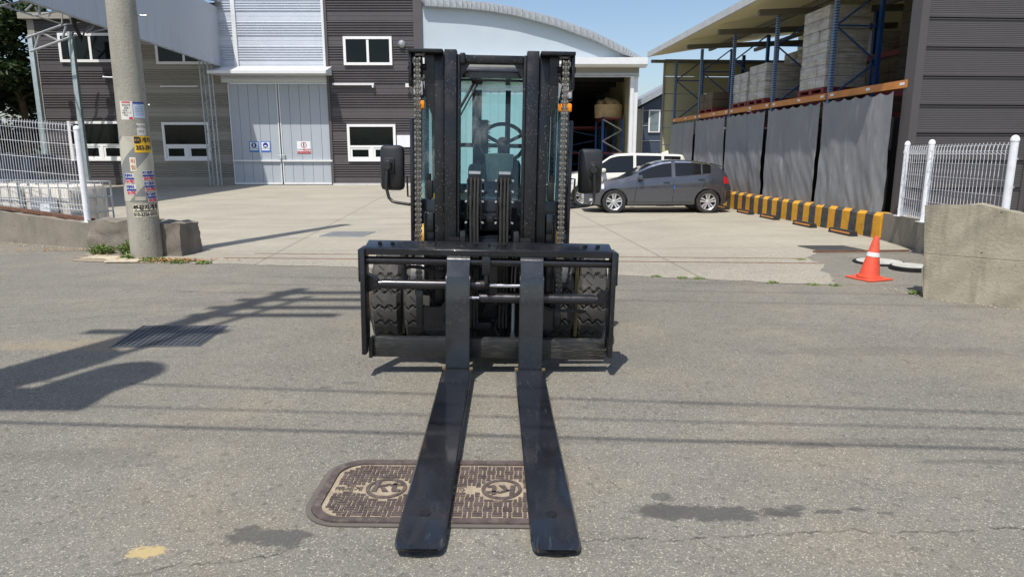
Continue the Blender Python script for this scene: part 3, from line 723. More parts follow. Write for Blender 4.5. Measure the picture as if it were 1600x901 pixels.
for k in range(8):
    z = .4 + k * .72
    for y in ys: b.cyl((xs[0], y, z), (xs[1], y, z + .36), .012, n=5); b.cyl((xs[1], y, z + .36), (xs[0], y, z + .72), .012, n=5)
    b.cyl((xs[0], ys[0], z), (xs[0], ys[1], z + .36), .012, n=5)
b.build('lattice_column', m_galv, cp)
# bare steel frame left of it
sf = thing('steel_frame', 'bare galvanised pipe frame with trusses in front of the charcoal wing', 'frame', (0, 0, 0))
for (px, py, px2, py2, Y) in ((112, 50, 134, 270, 34.4), (48, 55, 66, 200, 34.4)):
    top = W(px, py, Y); bot = W(px2, py2, Y)
    b = MB(); x = (top.x + bot.x) / 2; b.box(x - .11, x + .11, Y - .1, Y + .1, 0, top.z, .01); b.build('column', m_galvp, sf)
def tr(pairs, r=.05, name='truss', m=m_galv):
    b = MB()
    for (a, c, Y, Y2) in pairs: b.cyl(W(*a, Y), W(*c, Y2), r, n=6)
    b.build(name, m, sf)
tr([((40, 60), (96, 40), 33.5, 34.5), ((47, 81), (120, 55), 33.5, 34.5), ((62, 54), (54, 78), 34, 34), ((66, 52), (90, 64), 34, 34.2), ((103, 42), (98, 60), 34, 34)], .055)
tr([((-20, 2), (50, 24), 30, 33), ((0, 10), (40, 1), 30, 31), ((50, 25), (95, 17), 33, 33), ((40, 1), (90, 17), 31, 33), ((62, 8), (62, 22), 32, 32), ((50, 8), (40, 17), 32, 32), ((55, 12), (62, 22), 32, 32)], .045)
tr([((55, 25), (97, 38), 33, 34), ((97, 17), (97, 38), 34, 34), ((75, 26), (85, 14), 33, 33), ((97, 40), (135, 33), 34, 34.5), ((107, 24), (112, 36), 34, 34), ((135, 52), (170, 45), 34.5, 34.5), ((142, 36), (136, 50), 34.3, 34.3), ((147, 41), (136, 52), 34.4, 34.4)], .035)
b = MB(); q = [(110, 24), (148, 34), (133, 52), (128, 67), (122, 58), (113, 38)]
b.grid(lambda i, j: tuple(W(*q[i], 33.6 + .25 * ((i * 3 + j) % 3)) - Vector((0, 0, 0)) if j == 0 else W((q[i][0] + 129) / 2, (q[i][1] + 44) / 2, 34.0 + .2 * (i % 2))), 6, 2, cu=True)
b.build('torn_sheet', m_purl, sf, smooth=False)

# ------------------------------------------------------------------ trees at the far left
def tree(x, y, h, r, seed, label, nl=11000, m=None, ls=.18):
    rnd = random.Random(seed); t = thing('broadleaf_tree', label, 'tree', (x, y, 0), 0, 'trees beside the factory wing')
    b = MB(); b.tube([(0, 0, 0), (.1, 0, h * .3), (-.1, .1, h * .6), (.05, 0, h * .9)], .17, 8)
    cl = []
    for k in range(26):
        a = rnd.random() * 2 * pi; zz = h * (.08 + .9 * rnd.random()); rr = r * (.25 + .75 * rnd.random()) * (1.15 - .55 * zz / h)
        c = Vector((rr * cos(a), rr * sin(a), zz)); cl.append((c, .5 + rnd.random() * .8))
        b.cyl((0, 0, max(.5, zz - 1.2)), tuple(c), .05, .015, n=5)
    b.build('trunk', m_bark, t)
    b = MB()
    for k in range(nl):
        c, cr = cl[rnd.randrange(len(cl))]
        d = Vector((rnd.gauss(0, 1), rnd.gauss(0, 1), rnd.gauss(0, 1))).normalized() * cr * rnd.random() ** .4
        p = c + d; u = Vector((rnd.gauss(0, 1), rnd.gauss(0, 1), rnd.gauss(0, .5))).normalized(); v = u.orthogonal().normalized()
        s = ls * (.6 + .8 * rnd.random()); v = (v * cos(k) + u.cross(v) * sin(k))
        if p.z < .1: continue
        b.quad(p - u * s, p + v * s * .5, p + u * s, p - v * s * .5)
    b.build('crown', m or m_leafd, t, smooth=False)
tree(-26.2, 37.5, 10, 2.6, 1, 'tall dark leafy tree touching the corner of the charcoal wing')
tree(-29.5, 36, 11, 3.2, 2, 'dark leafy tree at the far left edge of the photo')
tree(-27.5, 33.0, 6.5, 2.2, 3, 'lower bushy tree in front of the taller ones at far left')
tree(-31.5, 41, 13, 3.4, 4, 'tallest dark tree behind the others at far left')

# ------------------------------------------------------------------ storage shed on the right, local frame
SH = (7.22, 13.0, 0); SRZ = rad(4.0)
sh = thing('storage_shed', 'open sided storage shed with cream end wall and wide overhanging roof', 'shed', SH, SRZ)
b = MB(); b.prism([(-.85, 5.30), (-.85, 5.44), (5.5, 6.5), (5.5, 6.3)], 'y', -.6, 14.7); b.build('roof', m_soff, sh, smooth=False)
b = MB(); b.box(-.93, -.852, -.6, 14.75, 5.28, 5.47); b.build('eave', m_trimd, sh, smooth=False)
b = MB(); 
for k in range(8): b.box(-.28, 5, 14.5, 14.6, .02 + k * .65, .64 + k * .65)
b.build('end_wall', m_cream, sh, smooth=False)
b = MB(); b.box(-.85, 5, 14.36, 14.48, 5.04, 5.15); b.box(-.3, -.282, 14.45, 14.65, 0, 5.1); b.build('wall_trim', m_purl, sh, smooth=False)
PY = [-.2, 2.65, 5.5, 8.35, 11.2, 14.05]
b = MB()
for y in PY[1:-1]: b.prism([(-.5, 5.08), (-.5, 5.22), (5.2, 5.5), (5.2, 5.34)], 'y', y - .07, y + .07)
for x in (1.4, 3.2): b.box(x, x + .1, -.3, 14.5, 5.5, 5.62)
b.build('rafter', m_purl, sh, smooth=False)
b = MB(); b.box(5.0, 5.2, -.4, 14.6, 0, 6.2); b.build('back_wall', m_cream, sh, smooth=False)
# dark gable panels towards the camera
dg = thing('panelled_gable', 'dark finely ribbed metal gable wall right of the hanging sheets', 'building wall', SH, SRZ)
b = MB(); 
for k in range(14):
    z0 = .5 * k - .02; pts = []
    for j in range(13):
        z = z0 + .045 + j * .032; pts += [(z, -.004), (z + .012, -.004), (z + .016, 0), (z + .028, 0)]
    pts = [(z0, .03), (z0, .0), (z0 + .035, -.004)] + pts + [(z0 + .462, -.018), (z0 + .474, -.018), (z0 + .474, .03)]
    for (a, oa), (c, oc) in zip(pts, pts[1:]): b.quad((.13, -.3 + oa, a), (2.3, -.3 + oa, a), (2.3, -.3 + oc, c), (.13, -.3 + oc, c))
b.build('ribbed_panel', m_gabd, dg, smooth=False)
b = MB(); b.box(.1, 2.32, -.27, -.05, 0, 7); b.build('wall', m_dk, dg, smooth=False)
b = MB(); b.box(-.02, .13, -.33, -.04, 0, 7); b.box(2.3, 2.42, -.33, -.04, 0, 7); b.build('corner_trim', m_gabd, dg, smooth=False)
b = MB(); b.box(2.43, 2.75, -.42, -.1, 0, 7); b.build('downpipe', mat('dark_downpipe', (.03, .032, .04), .4), dg, smooth=False)
o = MB(); ribbed(o, 2.8, 9, 0, 7, .6, top=6.9, per=.42, zone=.25, ribs=5, d=.012); o.box(2.8, 9, .63, .9, 0, 7)
lb = o.build('pale_blue_wall', mat('pale_blue_cladding', sr(150, 168, 190), .5, .1, .05), smooth=False); lb.location = SH; lb.rotation_euler = (0, 0, SRZ)
tag(lb, 'pale blue ribbed wall at the right edge behind the white fence', 'building wall')

# rack along the open side
def perf():
    t = NT('perforated_rack_blue'); X, Y, Z = t.xyz()
    a = t.math('LESS_THAN', t.math('ABSOLUTE', t.math('SUBTRACT', t.math('FRACT', t.math('MULTIPLY', Z, 17)), .5)), .22)
    return t.fin(t.mix(a, sr(50, 80, 118), sr(128, 146, 168)), .45)
m_perf = perf()
rk = thing('pallet_rack', 'tall blue and orange pallet rack along the open side of the shed', 'rack', SH, SRZ)
for y in PY:
    for x in (.02, 1.05):
        b = MB(); b.box(x - .03, x + .05, y - .05, y + .05, 0, 5.08)
        if x < .5: b.box(x - .034, x - .031, y - .02, y + .02, .02, 5.05)
        b.build('upright', m_perf if x < .5 else m_blue, rk, smooth=False)
    b = MB(); z = .6; s_ = 0
    while z < 4.9:
        b.cyl((.05 if s_ else 1.05, y + .01, z), (1.05 if s_ else .05, y + .01, z + .75), .022, n=5); z += .75; s_ = 1 - s_
    b.cyl((.05, y, 4.35), (1.05, y, 4.35), .02, n=5); b.build('brace', m_blue, rk)
for y0, y1 in zip(PY, PY[1:]):
    b = MB(); b.box(-.035, .02, y0 + .055, y1 - .055, 2.79, 2.93); o = b.build('beam', m_orange, rk, smooth=False)
    b = MB()
    for yy in (y0 + .12, y0 + 1.2, y1 - .3): b.box(-.038, -.036, yy, yy + .14, 2.84, 2.89)
    b.build('label_plate', m_paper, o, smooth=False)
    b = MB(); b.box(1.03, 1.08, y0 + .055, y1 - .055, 2.79, 2.93); b.build('beam', m_red, rk, smooth=False)
r2 = thing('pallet_rack', 'second row of pallet rack with red beams deep inside the shed', 'rack', SH, SRZ)
for y in PY:
    b = MB(); b.box(2.6, 2.7, y - .05, y + .05, 0, 5.3); b.build('upright', m_blue, r2, smooth=False)
for z in (2.5, 4.0):
    b = MB(); b.box(2.58, 2.64, PY[0], PY[-1], z, z + .14); b.build('beam', m_red, r2, smooth=False)
# loads on the rack
def wrapm():
    t = NT('shrink_wrap'); X, Y, Z = t.xyz()
    b = t.mix(t.map(t.noise(2.4, 5, .6), .3, .7), sr(178, 176, 170), sr(146, 136, 118))
    b = t.mix(t.map(t.noise(3, 7, .7, t.scaled(1, 1, 9)), .45, .6, 0, .55), b, sr(205, 207, 208))
    br = t.n('ShaderNodeTexBrick'); br.inputs['Scale'].default_value = 1.0; br.inputs['Brick Width'].default_value = .38; br.inputs['Row Height'].default_value = .21; br.inputs['Mortar Size'].default_value = .008
    br.inputs[1].default_value = (.9, .9, .9, 1); br.inputs[2].default_value = (1, .95, .86, 1); br.inputs[3].default_value = (.35, .32, .28, 1)
    cb = t.n('ShaderNodeCombineXYZ'); t.l(t.math('ADD', X, Y), cb.inputs[0]); t.l(Z, cb.inputs[1]); t.l(cb.outputs[0], br.inputs[0])
    b = t.mix(.4, b, br.outputs[0], 'MULTIPLY'); t.bump(t.noise(12, 5), .4, .02)
    return t.fin(b, .3)
m_wrap = wrapm()
def world(lx, ly, z): return Matrix.Translation(SH) @ Matrix.Rotation(SRZ, 4, 'Z') @ Vector((lx, ly, z))
def pallet(ly, w_, z, label, lx=.45, dp=1.0):
    p = thing('pallet', label, 'pallet', world(lx, ly, z), SRZ, 'red pallets on the rack')
    b = MB(); b.box(-dp / 2, dp / 2, -w_ / 2, w_ / 2, .10, .13); b.box(-dp / 2, dp / 2, -w_ / 2, w_ / 2, 0, .02); b.build('deck', m_red, p, smooth=False)
    b = MB()
    for y in (-w_ / 2, -.06, w_ / 2 - .12): b.box(-dp / 2 + .01, dp / 2 - .01, y, y + .12, .02, .10)
    b.build('block', m_red, p, smooth=False)
def load(ly, w_, z, h, label, m, lx=.45, dp=.95, tilt=0, name='wrapped_load'):
    b = MB(); r_ = random.Random(int(ly * 100))
    n = max(2, int(h / .22)); k = max(2, int(w_ / .38))
    for i in range(n):
        for j in range(k):
            hh = h / n; a = -w_ / 2 + w_ * j / k; e = r_.uniform(-.012, .012)
            zz = tilt * (a + w_ / 2) / w_ * (i + 1) / n
            b.box(-dp / 2 + e, dp / 2 + e, a + .003, a + w_ / k - .003, i * hh + .003 + (tilt * (a + w_ / 2) / w_ * i / n), (i + 1) * hh - .003 + zz, .008)
    o = b.build(name, m, None); o.location = world(lx, ly, z); o.rotation_euler = (0, 0, SRZ); tag(o, label, 'stacked boxes', 'box loads on the rack')
pallet(3.4, 1.2, 2.935, 'red pallet under the tallest wrapped stack'); load(3.4, 1.15, 3.07, 1.75, 'tallest grey wrapped stack of boxes on the upper rack', m_wrap)
pallet(6.45, 1.1, 2.935, 'red pallet under the nearer of two low wrapped stacks'); load(6.45, 1.05, 3.07, .92, 'nearer of the two low grey wrapped box stacks', m_wrap)
pallet(7.6, 1.05, 2.935, 'red pallet under the farther of two low wrapped stacks'); load(7.6, 1.0, 3.07, .82, 'farther of the two low grey wrapped box stacks', m_wrap)
pallet(10.4, 1.3, 2.935, 'red pallet under the small brown cartons'); load(10.4, 1.2, 3.07, .5, 'low stack of bare brown cartons at the far end of the rack', m_box, name='carton_stack')
load(1.2, 2.2, 2.935, 2.1, 'wide dark brown carton stack in the bay beside the dark gable', mat('dark_carton', sr(62, 54, 44), .85, 0, .3, 2), lx=1.7, dp=.8, name='carton_stack')
load(4.3, 2.4, 2.65, 1.2, 'brown cartons on the second rack row behind the tallest stack', m_box, lx=3.1, name='carton_stack')
load(9.3, 2.6, 4.15, .7, 'pale wrapped boxes high on the second rack row', m_wrap, lx=3.1)
load(6.6, 2.2, 4.15, .6, 'pale wrapped boxes high behind the two low stacks', m_wrap, lx=3.1)
load(12.0, 2.0, 2.65, .9, 'brown cartons on the second rack row near the cream end wall', m_box, lx=3.1, name='carton_stack')
# hanging sheets
def tarp():
    t = NT('grey_tarpaulin'); X, Y, Z = t.xyz()
    b = t.mix(t.map(t.noise(1.2, 5, .6), .3, .7), sr(128, 130, 134), sr(142, 144, 148))
    st = t.noise(5, 7, .7, t.scaled(1, 1.6, .25)); b = t.mix(t.map(st, .56, .68, 0, .3), b, sr(205, 206, 208))  # pale streaks: highlights of the folds put into the sheet colour
    b = t.mix(t.map(t.noise(4, 6, .7, t.scaled(1, 2, .15)), .55, .72, 0, .2), b, sr(112, 110, 108))
    b = t.mix(t.math('MULTIPLY', t.map(Z, .45, 1.1, .5, 0), t.map(t.noise(2.5, 5), .35, .65)), b, sr(128, 114, 88))
    t.bump(t.noise(3.5, 6, .65, t.scaled(1, 2.2, .5)), .6, .03)
    t.fin(b, .38); tl = t.n('ShaderNodeBsdfTranslucent'); t.l(b, tl.inputs[0]); mx = t.n('ShaderNodeMixShader'); mx.inputs[0].default_value = .12
    t.l(t.b.outputs[0], mx.inputs[1]); t.l(tl.outputs[0], mx.inputs[2]); t.l(mx.outputs[0], t.o.inputs[0]); return t.m
m_tarp = tarp()
names = ['nearest grey hanging sheet, beside the dark gable', 'second grey hanging sheet from the dark gable', 'third grey hanging sheet from the dark gable', 'fourth grey hanging sheet, behind the tail of the dark hatchback', 'farthest grey hanging sheet, next to the cream end wall']
for k, (y0, y1) in enumerate(zip(PY, PY[1:])):
    a, c = y0 + (.12 if k else .24), y1 - (.07 if k else .10); nu, nv = 70, 34
    def fn(i, j, a=a, c=c, k=k):
        u, v = i / (nu - 1), j / (nv - 1)
        top = 2.74 - .055 * abs(sin(u * pi * 6)); z = top + (.47 - top) * v
        f = .04 * noise.noise(Vector((u * 5 + k * 9 + v * .8, v * 1.4, k))) + .016 * noise.noise(Vector((u * 13 + v * 6, v * 4, k + 4))) * (.4 + v)
        g = .06 * noise.noise(Vector((v * 3, k * 3.1, u * 1.5))) * v
        return (-.10 - (.05 if k == 0 else 0) + f * (.5 + v), a + (c - a) * u + g * (u - .5), z)
    b = MB(); b.grid(fn, nu, nv); o = b.build('hanging_sheet', m_tarp, None, 180); o.location = SH; o.rotation_euler = (0, 0, SRZ)
    tag(o, names[k], 'plastic sheet', 'sheets hanging from the rack')
b = MB(); b.box(.3, 1.0, .0, 14.3, 0.0, 2.3); o = b.build('stored_goods', m_dark, smooth=False); o.location = SH; o.rotation_euler = (0, 0, SRZ); tag(o, 'dark stored goods hidden behind the hanging sheets', 'goods')

# striped barrier
def stripes():
    t = NT('yellow_black_barrier'); X, Y, Z = t.xyz()
    u = t.math('FRACT', t.math('DIVIDE', t.math('ADD', t.math('ADD', Y, t.math('MULTIPLY', Z, .12)), t.math('MULTIPLY', t.math('SUBTRACT', t.noise(7, 5, .7), .5), .05)), .55))
    m = t.map(u, .485, .515)
    ye = t.mix(t.map(t.noise(6, 6, .7), .35, .75), sr(226, 164, 44), sr(196, 138, 40)); bk = t.mix(t.map(t.noise(8, 6, .7), .4, .8), (.045, .045, .046, 1), (.12, .115, .11, 1))
    b = t.mix(m, ye, bk); b = t.mix(t.map(t.noise(16, 7, .75), .60, .72, 0, .7), b, sr(120, 108, 88))
    t.bump(t.noise(22, 7, .7), .5, .012); return t.fin(b, .75)
bx, by = 7.03, 12.93
b = MB(); prof = [(-.0, 0), (-.02, .44), (.03, .5), (.22, .5), (.25, .45), (.25, 0)]
def bf(i, j):
    y = i * .14; x, z = prof[j]; nz = noise.noise(Vector((x * 5, y * 3, z * 5)))
    return (x + nz * .012, y, z + (nz * .012 if z > 0 else 0))
b.grid(bf, 101, len(prof)); V = b.bm.verts; b.bm.verts.ensure_lookup_table(); b.bm.faces.new([V[i] for i in range(len(prof))][::-1])
o = b.build('striped_barrier', stripes(), None, 40); o.location = (bx, by, 0); o.rotation_euler = (0, 0, rad(4.0)); tag(o, 'long low concrete barrier painted in yellow and black stripes', 'barrier')
# wheel stops
def stop(lb, px0, px1, first=[None]):
    pa = (px0, px1)
    return pa
ws = thing('wheel_stop', 'wheel stop nearest the traffic cone, at the near end of the striped barrier', 'wheel stop', (6.72, 13.75, 0), rad(4), 'rubber wheel stops along the barrier')
b = MB(); b.prism([(-.08, 0), (-.055, .10), (.055, .10), (.08, 0)], 'y', -.42, .42); b.build('block', m_rub, ws)
b = MB(); b.prism([(-.073, .045), (-.066, .075), (-.063, .075), (-.070, .045)], 'y', -.36, .34); b.build('reflective_band', m_orange, ws)
for x, y, lb in ((6.60, 15.3, 'second wheel stop from the traffic cone along the striped barrier'), (6.48, 17.1, 'third wheel stop from the traffic cone along the striped barrier'),
                 (6.38, 18.6, 'fourth wheel stop from the traffic cone along the striped barrier'), (6.26, 20.3, 'farthest wheel stop, just behind the tail of the dark hatchback')):
    dup(ws, (x, y, 0), None, lb)

# ------------------------------------------------------------------ concrete walls
def slab_wall(name, path, thick, m, label, cat, z0=0, nz=5, amp=.012, shear=0, ang=35, step=.12):
    """path: (x, y, top height); grows a rough wall with real thickness behind the path"""
    P = []
    for (x0, y0, h0), (x1, y1, h1) in zip(path, path[1:]):
        L = math.hypot(x1 - x0, y1 - y0); n = max(1, int(L / step))
        for k in range(n): t = k / n; P.append((x0 + (x1 - x0) * t, y0 + (y1 - y0) * t, h0 + (h1 - h0) * t))
    P.append(path[-1]); n = len(P)
    rows = []
    for i, (x, y, h) in enumerate(P):
        a = P[max(i - 1, 0)]; c = P[min(i + 1, n - 1)]; d = Vector((c[0] - a[0], c[1] - a[1], 0)).normalized(); nn = Vector((-d.y, d.x, 0)) * thick
        col = []
        for k in range(nz + 1): col.append(Vector((x, y, h * k / nz)))
        for k in range(1, 3): col.append(Vector((x, y, h)) + nn * k / 2)
        for k in range(nz - 1, -1, -1): col.append(Vector((x, y, h * k / nz)) + nn)
        rows.append([v + (Vector((noise.noise(v * 3.1), noise.noise(v * 3.1 + Vector((9, 0, 0))), noise.noise(v * 3.7 + Vector((0, 9, 0))))) * amp + Vector((noise.noise(v * 11), noise.noise(v * 11.3), noise.noise(v * 12.1))) * amp * .8 if v.z > .01 else Vector()) for v in col])
    if shear:
        for v in rows[0]:
            d = (Vector(rows[1][0]) - rows[0][0]).normalized(); v -= d * shear * max(0, v.z) * (1 + .5 * noise.noise(v * 6)) - d * (.06 * noise.noise(v * 7) + .05 * noise.noise(v * 19))
    b = MB(); b.grid(lambda i, j: rows[i][j], n, len(rows[0]))
    b.bm.verts.ensure_lookup_table(); m_ = len(rows[0]); b.bm.faces.new([b.bm.verts[i] for i in range(m_)][::-1]); b.bm.faces.new([b.bm.verts[(n - 1) * m_ + i] for i in range(m_)])
    bmesh.ops.triangulate(b.bm, faces=[f for f in b.bm.faces if len(f.verts) > 4])
    return tag(b.build(name, m, None, ang), label, cat)
slab_wall('concrete_wall', [(4.67, 7.54, 1.04), (5.0, 7.27, 1.07), (5.25, 7.06, 1.0), (5.55, 6.82, .90), (6.6, 5.95, .72), (8.5, 4.4, .55)], .24, m_conc, 'tall stained concrete wall end beside the traffic cone', 'wall', nz=10, amp=.016, shear=.07, step=.07)
slab_wall('concrete_wall', [(7.05, 12.9, .5), (6.84, 11.3, .52), (6.35, 9.6, .55), (5.98, 8.2, .60), (6.1, 7.4, .6)], .28, m_conc2, 'low concrete wall carrying the white mesh fence at right', 'wall')
slab_wall('retaining_wall', [(-15, 14.6, .68), (-9.5, 12.55, .57), (-7.25, 11.66, .42)], .32, m_conc2, 'low grey concrete wall under the left mesh fence', 'wall', amp=.018)
b = MB(); b.box(0, 2.45, 0, .12, 0, .05); o = b.build('timber_plank', m_rust, smooth=False); a = Vector((-9.75, 12.70, .62)); o.location = a
o.rotation_euler = (0, rad(4.3), math.atan2(11.95 - 12.70, 2.25)); tag(o, 'weathered brown plank lying on top of the left concrete wall', 'plank')
def chunk(x0, x1, y0, y1, h, name, label, seed, amp=.05, rz=0):
    b = MB(); n = 12
    g = bmesh.ops.create_cube(b.bm, size=1); bmesh.ops.subdivide_edges(b.bm, edges=b.bm.edges[:], cuts=9, use_grid_fill=True)
    cx, cy = (x0 + x1) / 2, (y0 + y1) / 2
    for v in b.bm.verts:
        p = Vector((v.co.x * (x1 - x0), v.co.y * (y1 - y0), (v.co.z + .5) * h))
        if v.co.z > -.49:
            k = Vector((seed * 3.3, 0, 0)); d = Vector((noise.noise(p * 4 + k), noise.noise(p * 4.4 - k), noise.noise(p * 4.2 + k * 2))) * amp + Vector((noise.noise(p * 13 + k), noise.noise(p * 13.7 - k), noise.noise(p * 14))) * amp * .45
            e = max(0, abs(v.co.x) - .38) * (v.co.z + .5); p.x -= math.copysign(e * .12, v.co.x); p += d
        v.co = p
    o = b.build(name, m_rubble, None, 50); o.location = (cx, cy, 0); o.rotation_euler = (0, 0, rz); return tag(o, label, 'concrete block')
chunk(-7.15, -6.02, 11.35, 11.85, .5, 'concrete_block', 'broken concrete block between the wall end and the utility pole', 1, .05, rad(-8))
chunk(-5.86, -5.22, 10.72, 11.3, .52, 'concrete_block', 'broken concrete block just right of the utility pole', 2, .04, rad(-6))

# ------------------------------------------------------------------ mesh fences
def mesh_panel(a, c, z0a, z1a, z0c, z1c, root, step=.072, hz=7):
    a = Vector(a); c = Vector(c); L = (c - a).length; n = int(L / step); d = (c - a).normalized(); nn = Vector((-d.y, d.x, 0))
    b = MB(); P = lambda t, z: Vector((a.x + (c.x - a.x) * t, a.y + (c.y - a.y) * t, z))
    for k in range(n + 1):
        t = k / n; zb = z0a + (z0c - z0a) * t; zt = z1a + (z1c - z1a) * t
        pts = [P(t, zb + .11) + nn * 0, P(t, zb) + nn * .0, P(t, zb)]
        b.tube([P(t, zb + .10) - nn * .05, P(t, zb) - nn * .03, P(t, zb + .04), P(t, zt - .04), P(t, zt) - nn * .03, P(t, zt - .12) - nn * .055, P(t, zt - .15)], .0036, 4)
    for k in range(hz):
        f = [0.03, .085, .25, .42, .59, .76, .91, .975][k] if hz == 8 else (k + .3) / (hz - .4)
        b.tube([P(0, z0a + (z1a - z0a) * f), P(1, z0c + (z1c - z0c) * f)], .004, 4)
    b.build('mesh_panel', m_wpow, root, smooth=False)
def post(x, y, z0, z1, root, r=.045):
    b = MB(); b.cyl((x, y, z0), (x, y, z1), r, n=20); b.lathe([(r + .004, z1 - .03), (r + .005, z1), (r * .75, z1 + .03), (r * .3, z1 + .042), (0, z1 + .044)], (x, y, 0), 'z', 20, False); b.box(x - .08, x + .08, y - .08, y + .08, z0 - .002, z0 + .01)
    p = b.build('post', m_wpow, root)
    b = MB()
    for z in (z0 + .25, (z0 + z1) / 2, z1 - .25): b.box(x + r, x + r + .02, y - .012, y + .012, z, z + .025)
    b.build('clip', m_galv, p)
lf = thing('mesh_fence', 'white welded mesh fence with looped top on the left concrete wall', 'fence', (0, 0, 0))
post(-7.40, 11.84, .43, 2.03, lf, .05); post(-9.95, 12.85, .6, 2.25, lf, .05); post(-12.5, 13.85, .65, 2.3, lf, .05)
mesh_panel((-9.9, 12.83, 0), (-7.47, 11.86, 0), .66, 2.29, .60, 2.12, lf, hz=8); mesh_panel((-12.45, 13.83, 0), (-10.0, 12.87, 0), .70, 2.35, .66, 2.29, lf, hz=8)
rf = thing('mesh_fence', 'white welded mesh fence with three posts behind the tall concrete wall', 'fence', (0, 0, 0))
post(6.96, 12.2, .51, 1.78, rf, .042); post(6.60, 10.9, .53, 1.78, rf, .045); post(6.05, 8.35, .60, 1.78, rf, .045)
mesh_panel((6.92, 12.12, 0), (6.62, 10.98, 0), .55, 1.74, .56, 1.74, rf, hz=8, step=.11); mesh_panel((6.58, 10.82, 0), (6.07, 8.43, 0), .56, 1.74, .62, 1.74, rf, hz=8, step=.11)

# ------------------------------------------------------------------ utility pole with stickers
up = thing('utility_pole', 'round concrete utility pole covered with stickers beside the broken blocks', 'utility pole', (-5.77, 10.63, 0))
PR = lambda z: .228 - .0072 * z
b = MB(); b.lathe([(PR(z), z) for z in [k * .25 for k in range(41)]] + [(0, 10)], (0, 0, 0), 'z', 48, False); b.build('shaft', m_pole, up)
for z, a in ((3.62, 15), (2.72, 200), (2.33, 12), (4.5, 190), (5.4, 10), (6.3, 190), (7.2, 10)):
    b = MB(); d = Vector((cos(rad(a)), sin(rad(a)), 0)); r = PR(z); p = Vector((0, 0, z)) + d * (r - .01); b.cyl(p, p + d * (.13 if z > 2.5 else .05), .011, n=8); b.cyl(p + d * (.12 if z > 2.5 else .04), p + d * (.14 if z > 2.5 else .055), .018, n=8); b.build('step_bolt', m_galv, up)
def wrap(z_ref=0, off=.003):
    # maps flat (x, z) to the pole skin, x = 0 facing the camera, x growing to the right
    def f(co):
        R = PR(co.y) + off + co.z; a = -pi / 2 + co.x / PR(1.5) - .5 + .5; a0 = math.atan2(10.63, -5.77) - pi
        return Vector((R * cos(a0 + co.x / .218), R * sin(a0 + co.x / .218), co.y))
    return f
def sticker(x0, x1, z0, z1, m, name='sticker', off=.002, parent=None):
    f = wrap(off=off); b = MB(); n = 8
    b.grid(lambda i, j: f(Vector((x0 + (x1 - x0) * i / n, z0 + (z1 - z0) * j, 0))), n + 1, 2)
    return b.build(name, m, parent or up, 60)
def ptext(s_, size, m, x, z, sx=1, bold=0, off=.004, parent=None):
    f = wrap(off=off); return text(s_, size, m, parent or up, lambda co: f(Vector((co.x + x, co.y + z, 0))), depth=0, sx=sx, bold=bold)
def band():
    t = NT('hazard_sleeve'); X, Y, Z = t.xyz()
    ang = t.math('MULTIPLY', t.math('ARCTAN2', Y, X), .22)
    u = t.math('FRACT', t.math('DIVIDE', t.math('SUBTRACT', Z, t.math('MULTIPLY', ang, 1.05)), .66))
    m = t.math('LESS_THAN', u, .5)
    b = t.mix(m, sr(128, 130, 128), sr(184, 180, 164)); b = t.mix(t.map(t.noise(7, 6, .7), .5, .75, 0, .4), b, sr(110, 106, 98)); return t.fin(b, .6)
b = MB(); b.lathe([(PR(z) + .0035, z) for z in (.89, 1.2, 1.5, 1.86)], (0, 0, 0), 'z', 48, False); b.build('sleeve', band(), up)
m_yel = mat('sticker_yellow', sr(236, 186, 40), .5, 0, .1); m_stw = mat('sticker_white', sr(214, 212, 204), .6, 0, .08, 12, dirt=(.35, .33, .28, .4)); m_stb = mat('sticker_blue', sr(40, 60, 150), .5); m_str = mat('sticker_red', sr(200, 50, 70), .5)
m_stc = mat('sticker_cream', sr(222, 214, 188), .6, 0, .08)
s1 = sticker(-.17, .01, 2.10, 2.37, m_stw, off=.002); ptext('940A9', .045, m_ink, -.08, 2.31); ptext('304', .045, m_ink, -.08, 2.27); ptext('AAS', .04, m_ink, -.10, 2.235); ptext('HB1111', .04, m_ink, -.08, 2.20); ptext('TRA', .035, m_ink, -.09, 2.165); sticker(-.05, 0, 2.11, 2.14, m_str, off=.005); sticker(-.14, -.02, 2.345, 2.362, m_str, off=.005)
sticker(.02, .19, 2.13, 2.36, mat('sticker_pale_blue', sr(190, 204, 222), .6), off=.002); sticker(.02, .19, 2.335, 2.36, m_stb, off=.005)
for k in range(6): sticker(.04, .17, 2.17 + k * .024, 2.174 + k * .024, m_stb, off=.005)
sticker(.04, .17, 1.87, 2.05, m_stw); ptext('우리집', .05, m_ink, .10, 2.0); ptext('이사', .05, m_ink, .10, 1.93)
sticker(-.02, .24, 1.62, 1.865, m_yel, off=.006); ptext('지게차', .085, m_ink, .12, 1.80, bold=.003, off=.009); sticker(-.015, .055, 1.755, 1.855, m_ink, off=.008); ptext('공급', .035, m_yel, .02, 1.805, off=.011); ptext('353-291', .085, m_ink, .12, 1.69, sx=.85, bold=.004, off=.009)
sticker(-.105, -.02, 1.34, 1.55, m_stc, off=.006); ptext('위', .075, m_str, -.062, 1.49, off=.009); ptext('험', .075, m_str, -.062, 1.395, off=.009)
for (x0, x1, z0) in ((-.20, -.07, 1.16), (-.20, -.055, .99), (.05, .235, 1.20), (.065, .24, 1.035), (.09, .25, .87)):
    sticker(x0, x1, z0, z0 + .155, m_stw, off=.006); xc = (x0 + x1) / 2; wd = x1 - x0
    sticker(x0, x1, z0 + .062, z0 + .088, m_stb, off=.009)
    ptext('빠른이사' if x0 < 0 else '비계 간판천막', .052 if x0 < 0 else .045, m_stb, xc - .01, z0 + .118, sx=.62, bold=.003, off=.009); ptext('564-7982', .062, m_str, xc, z0 + .03, sx=.5 * wd / .13, bold=.003, off=.009)
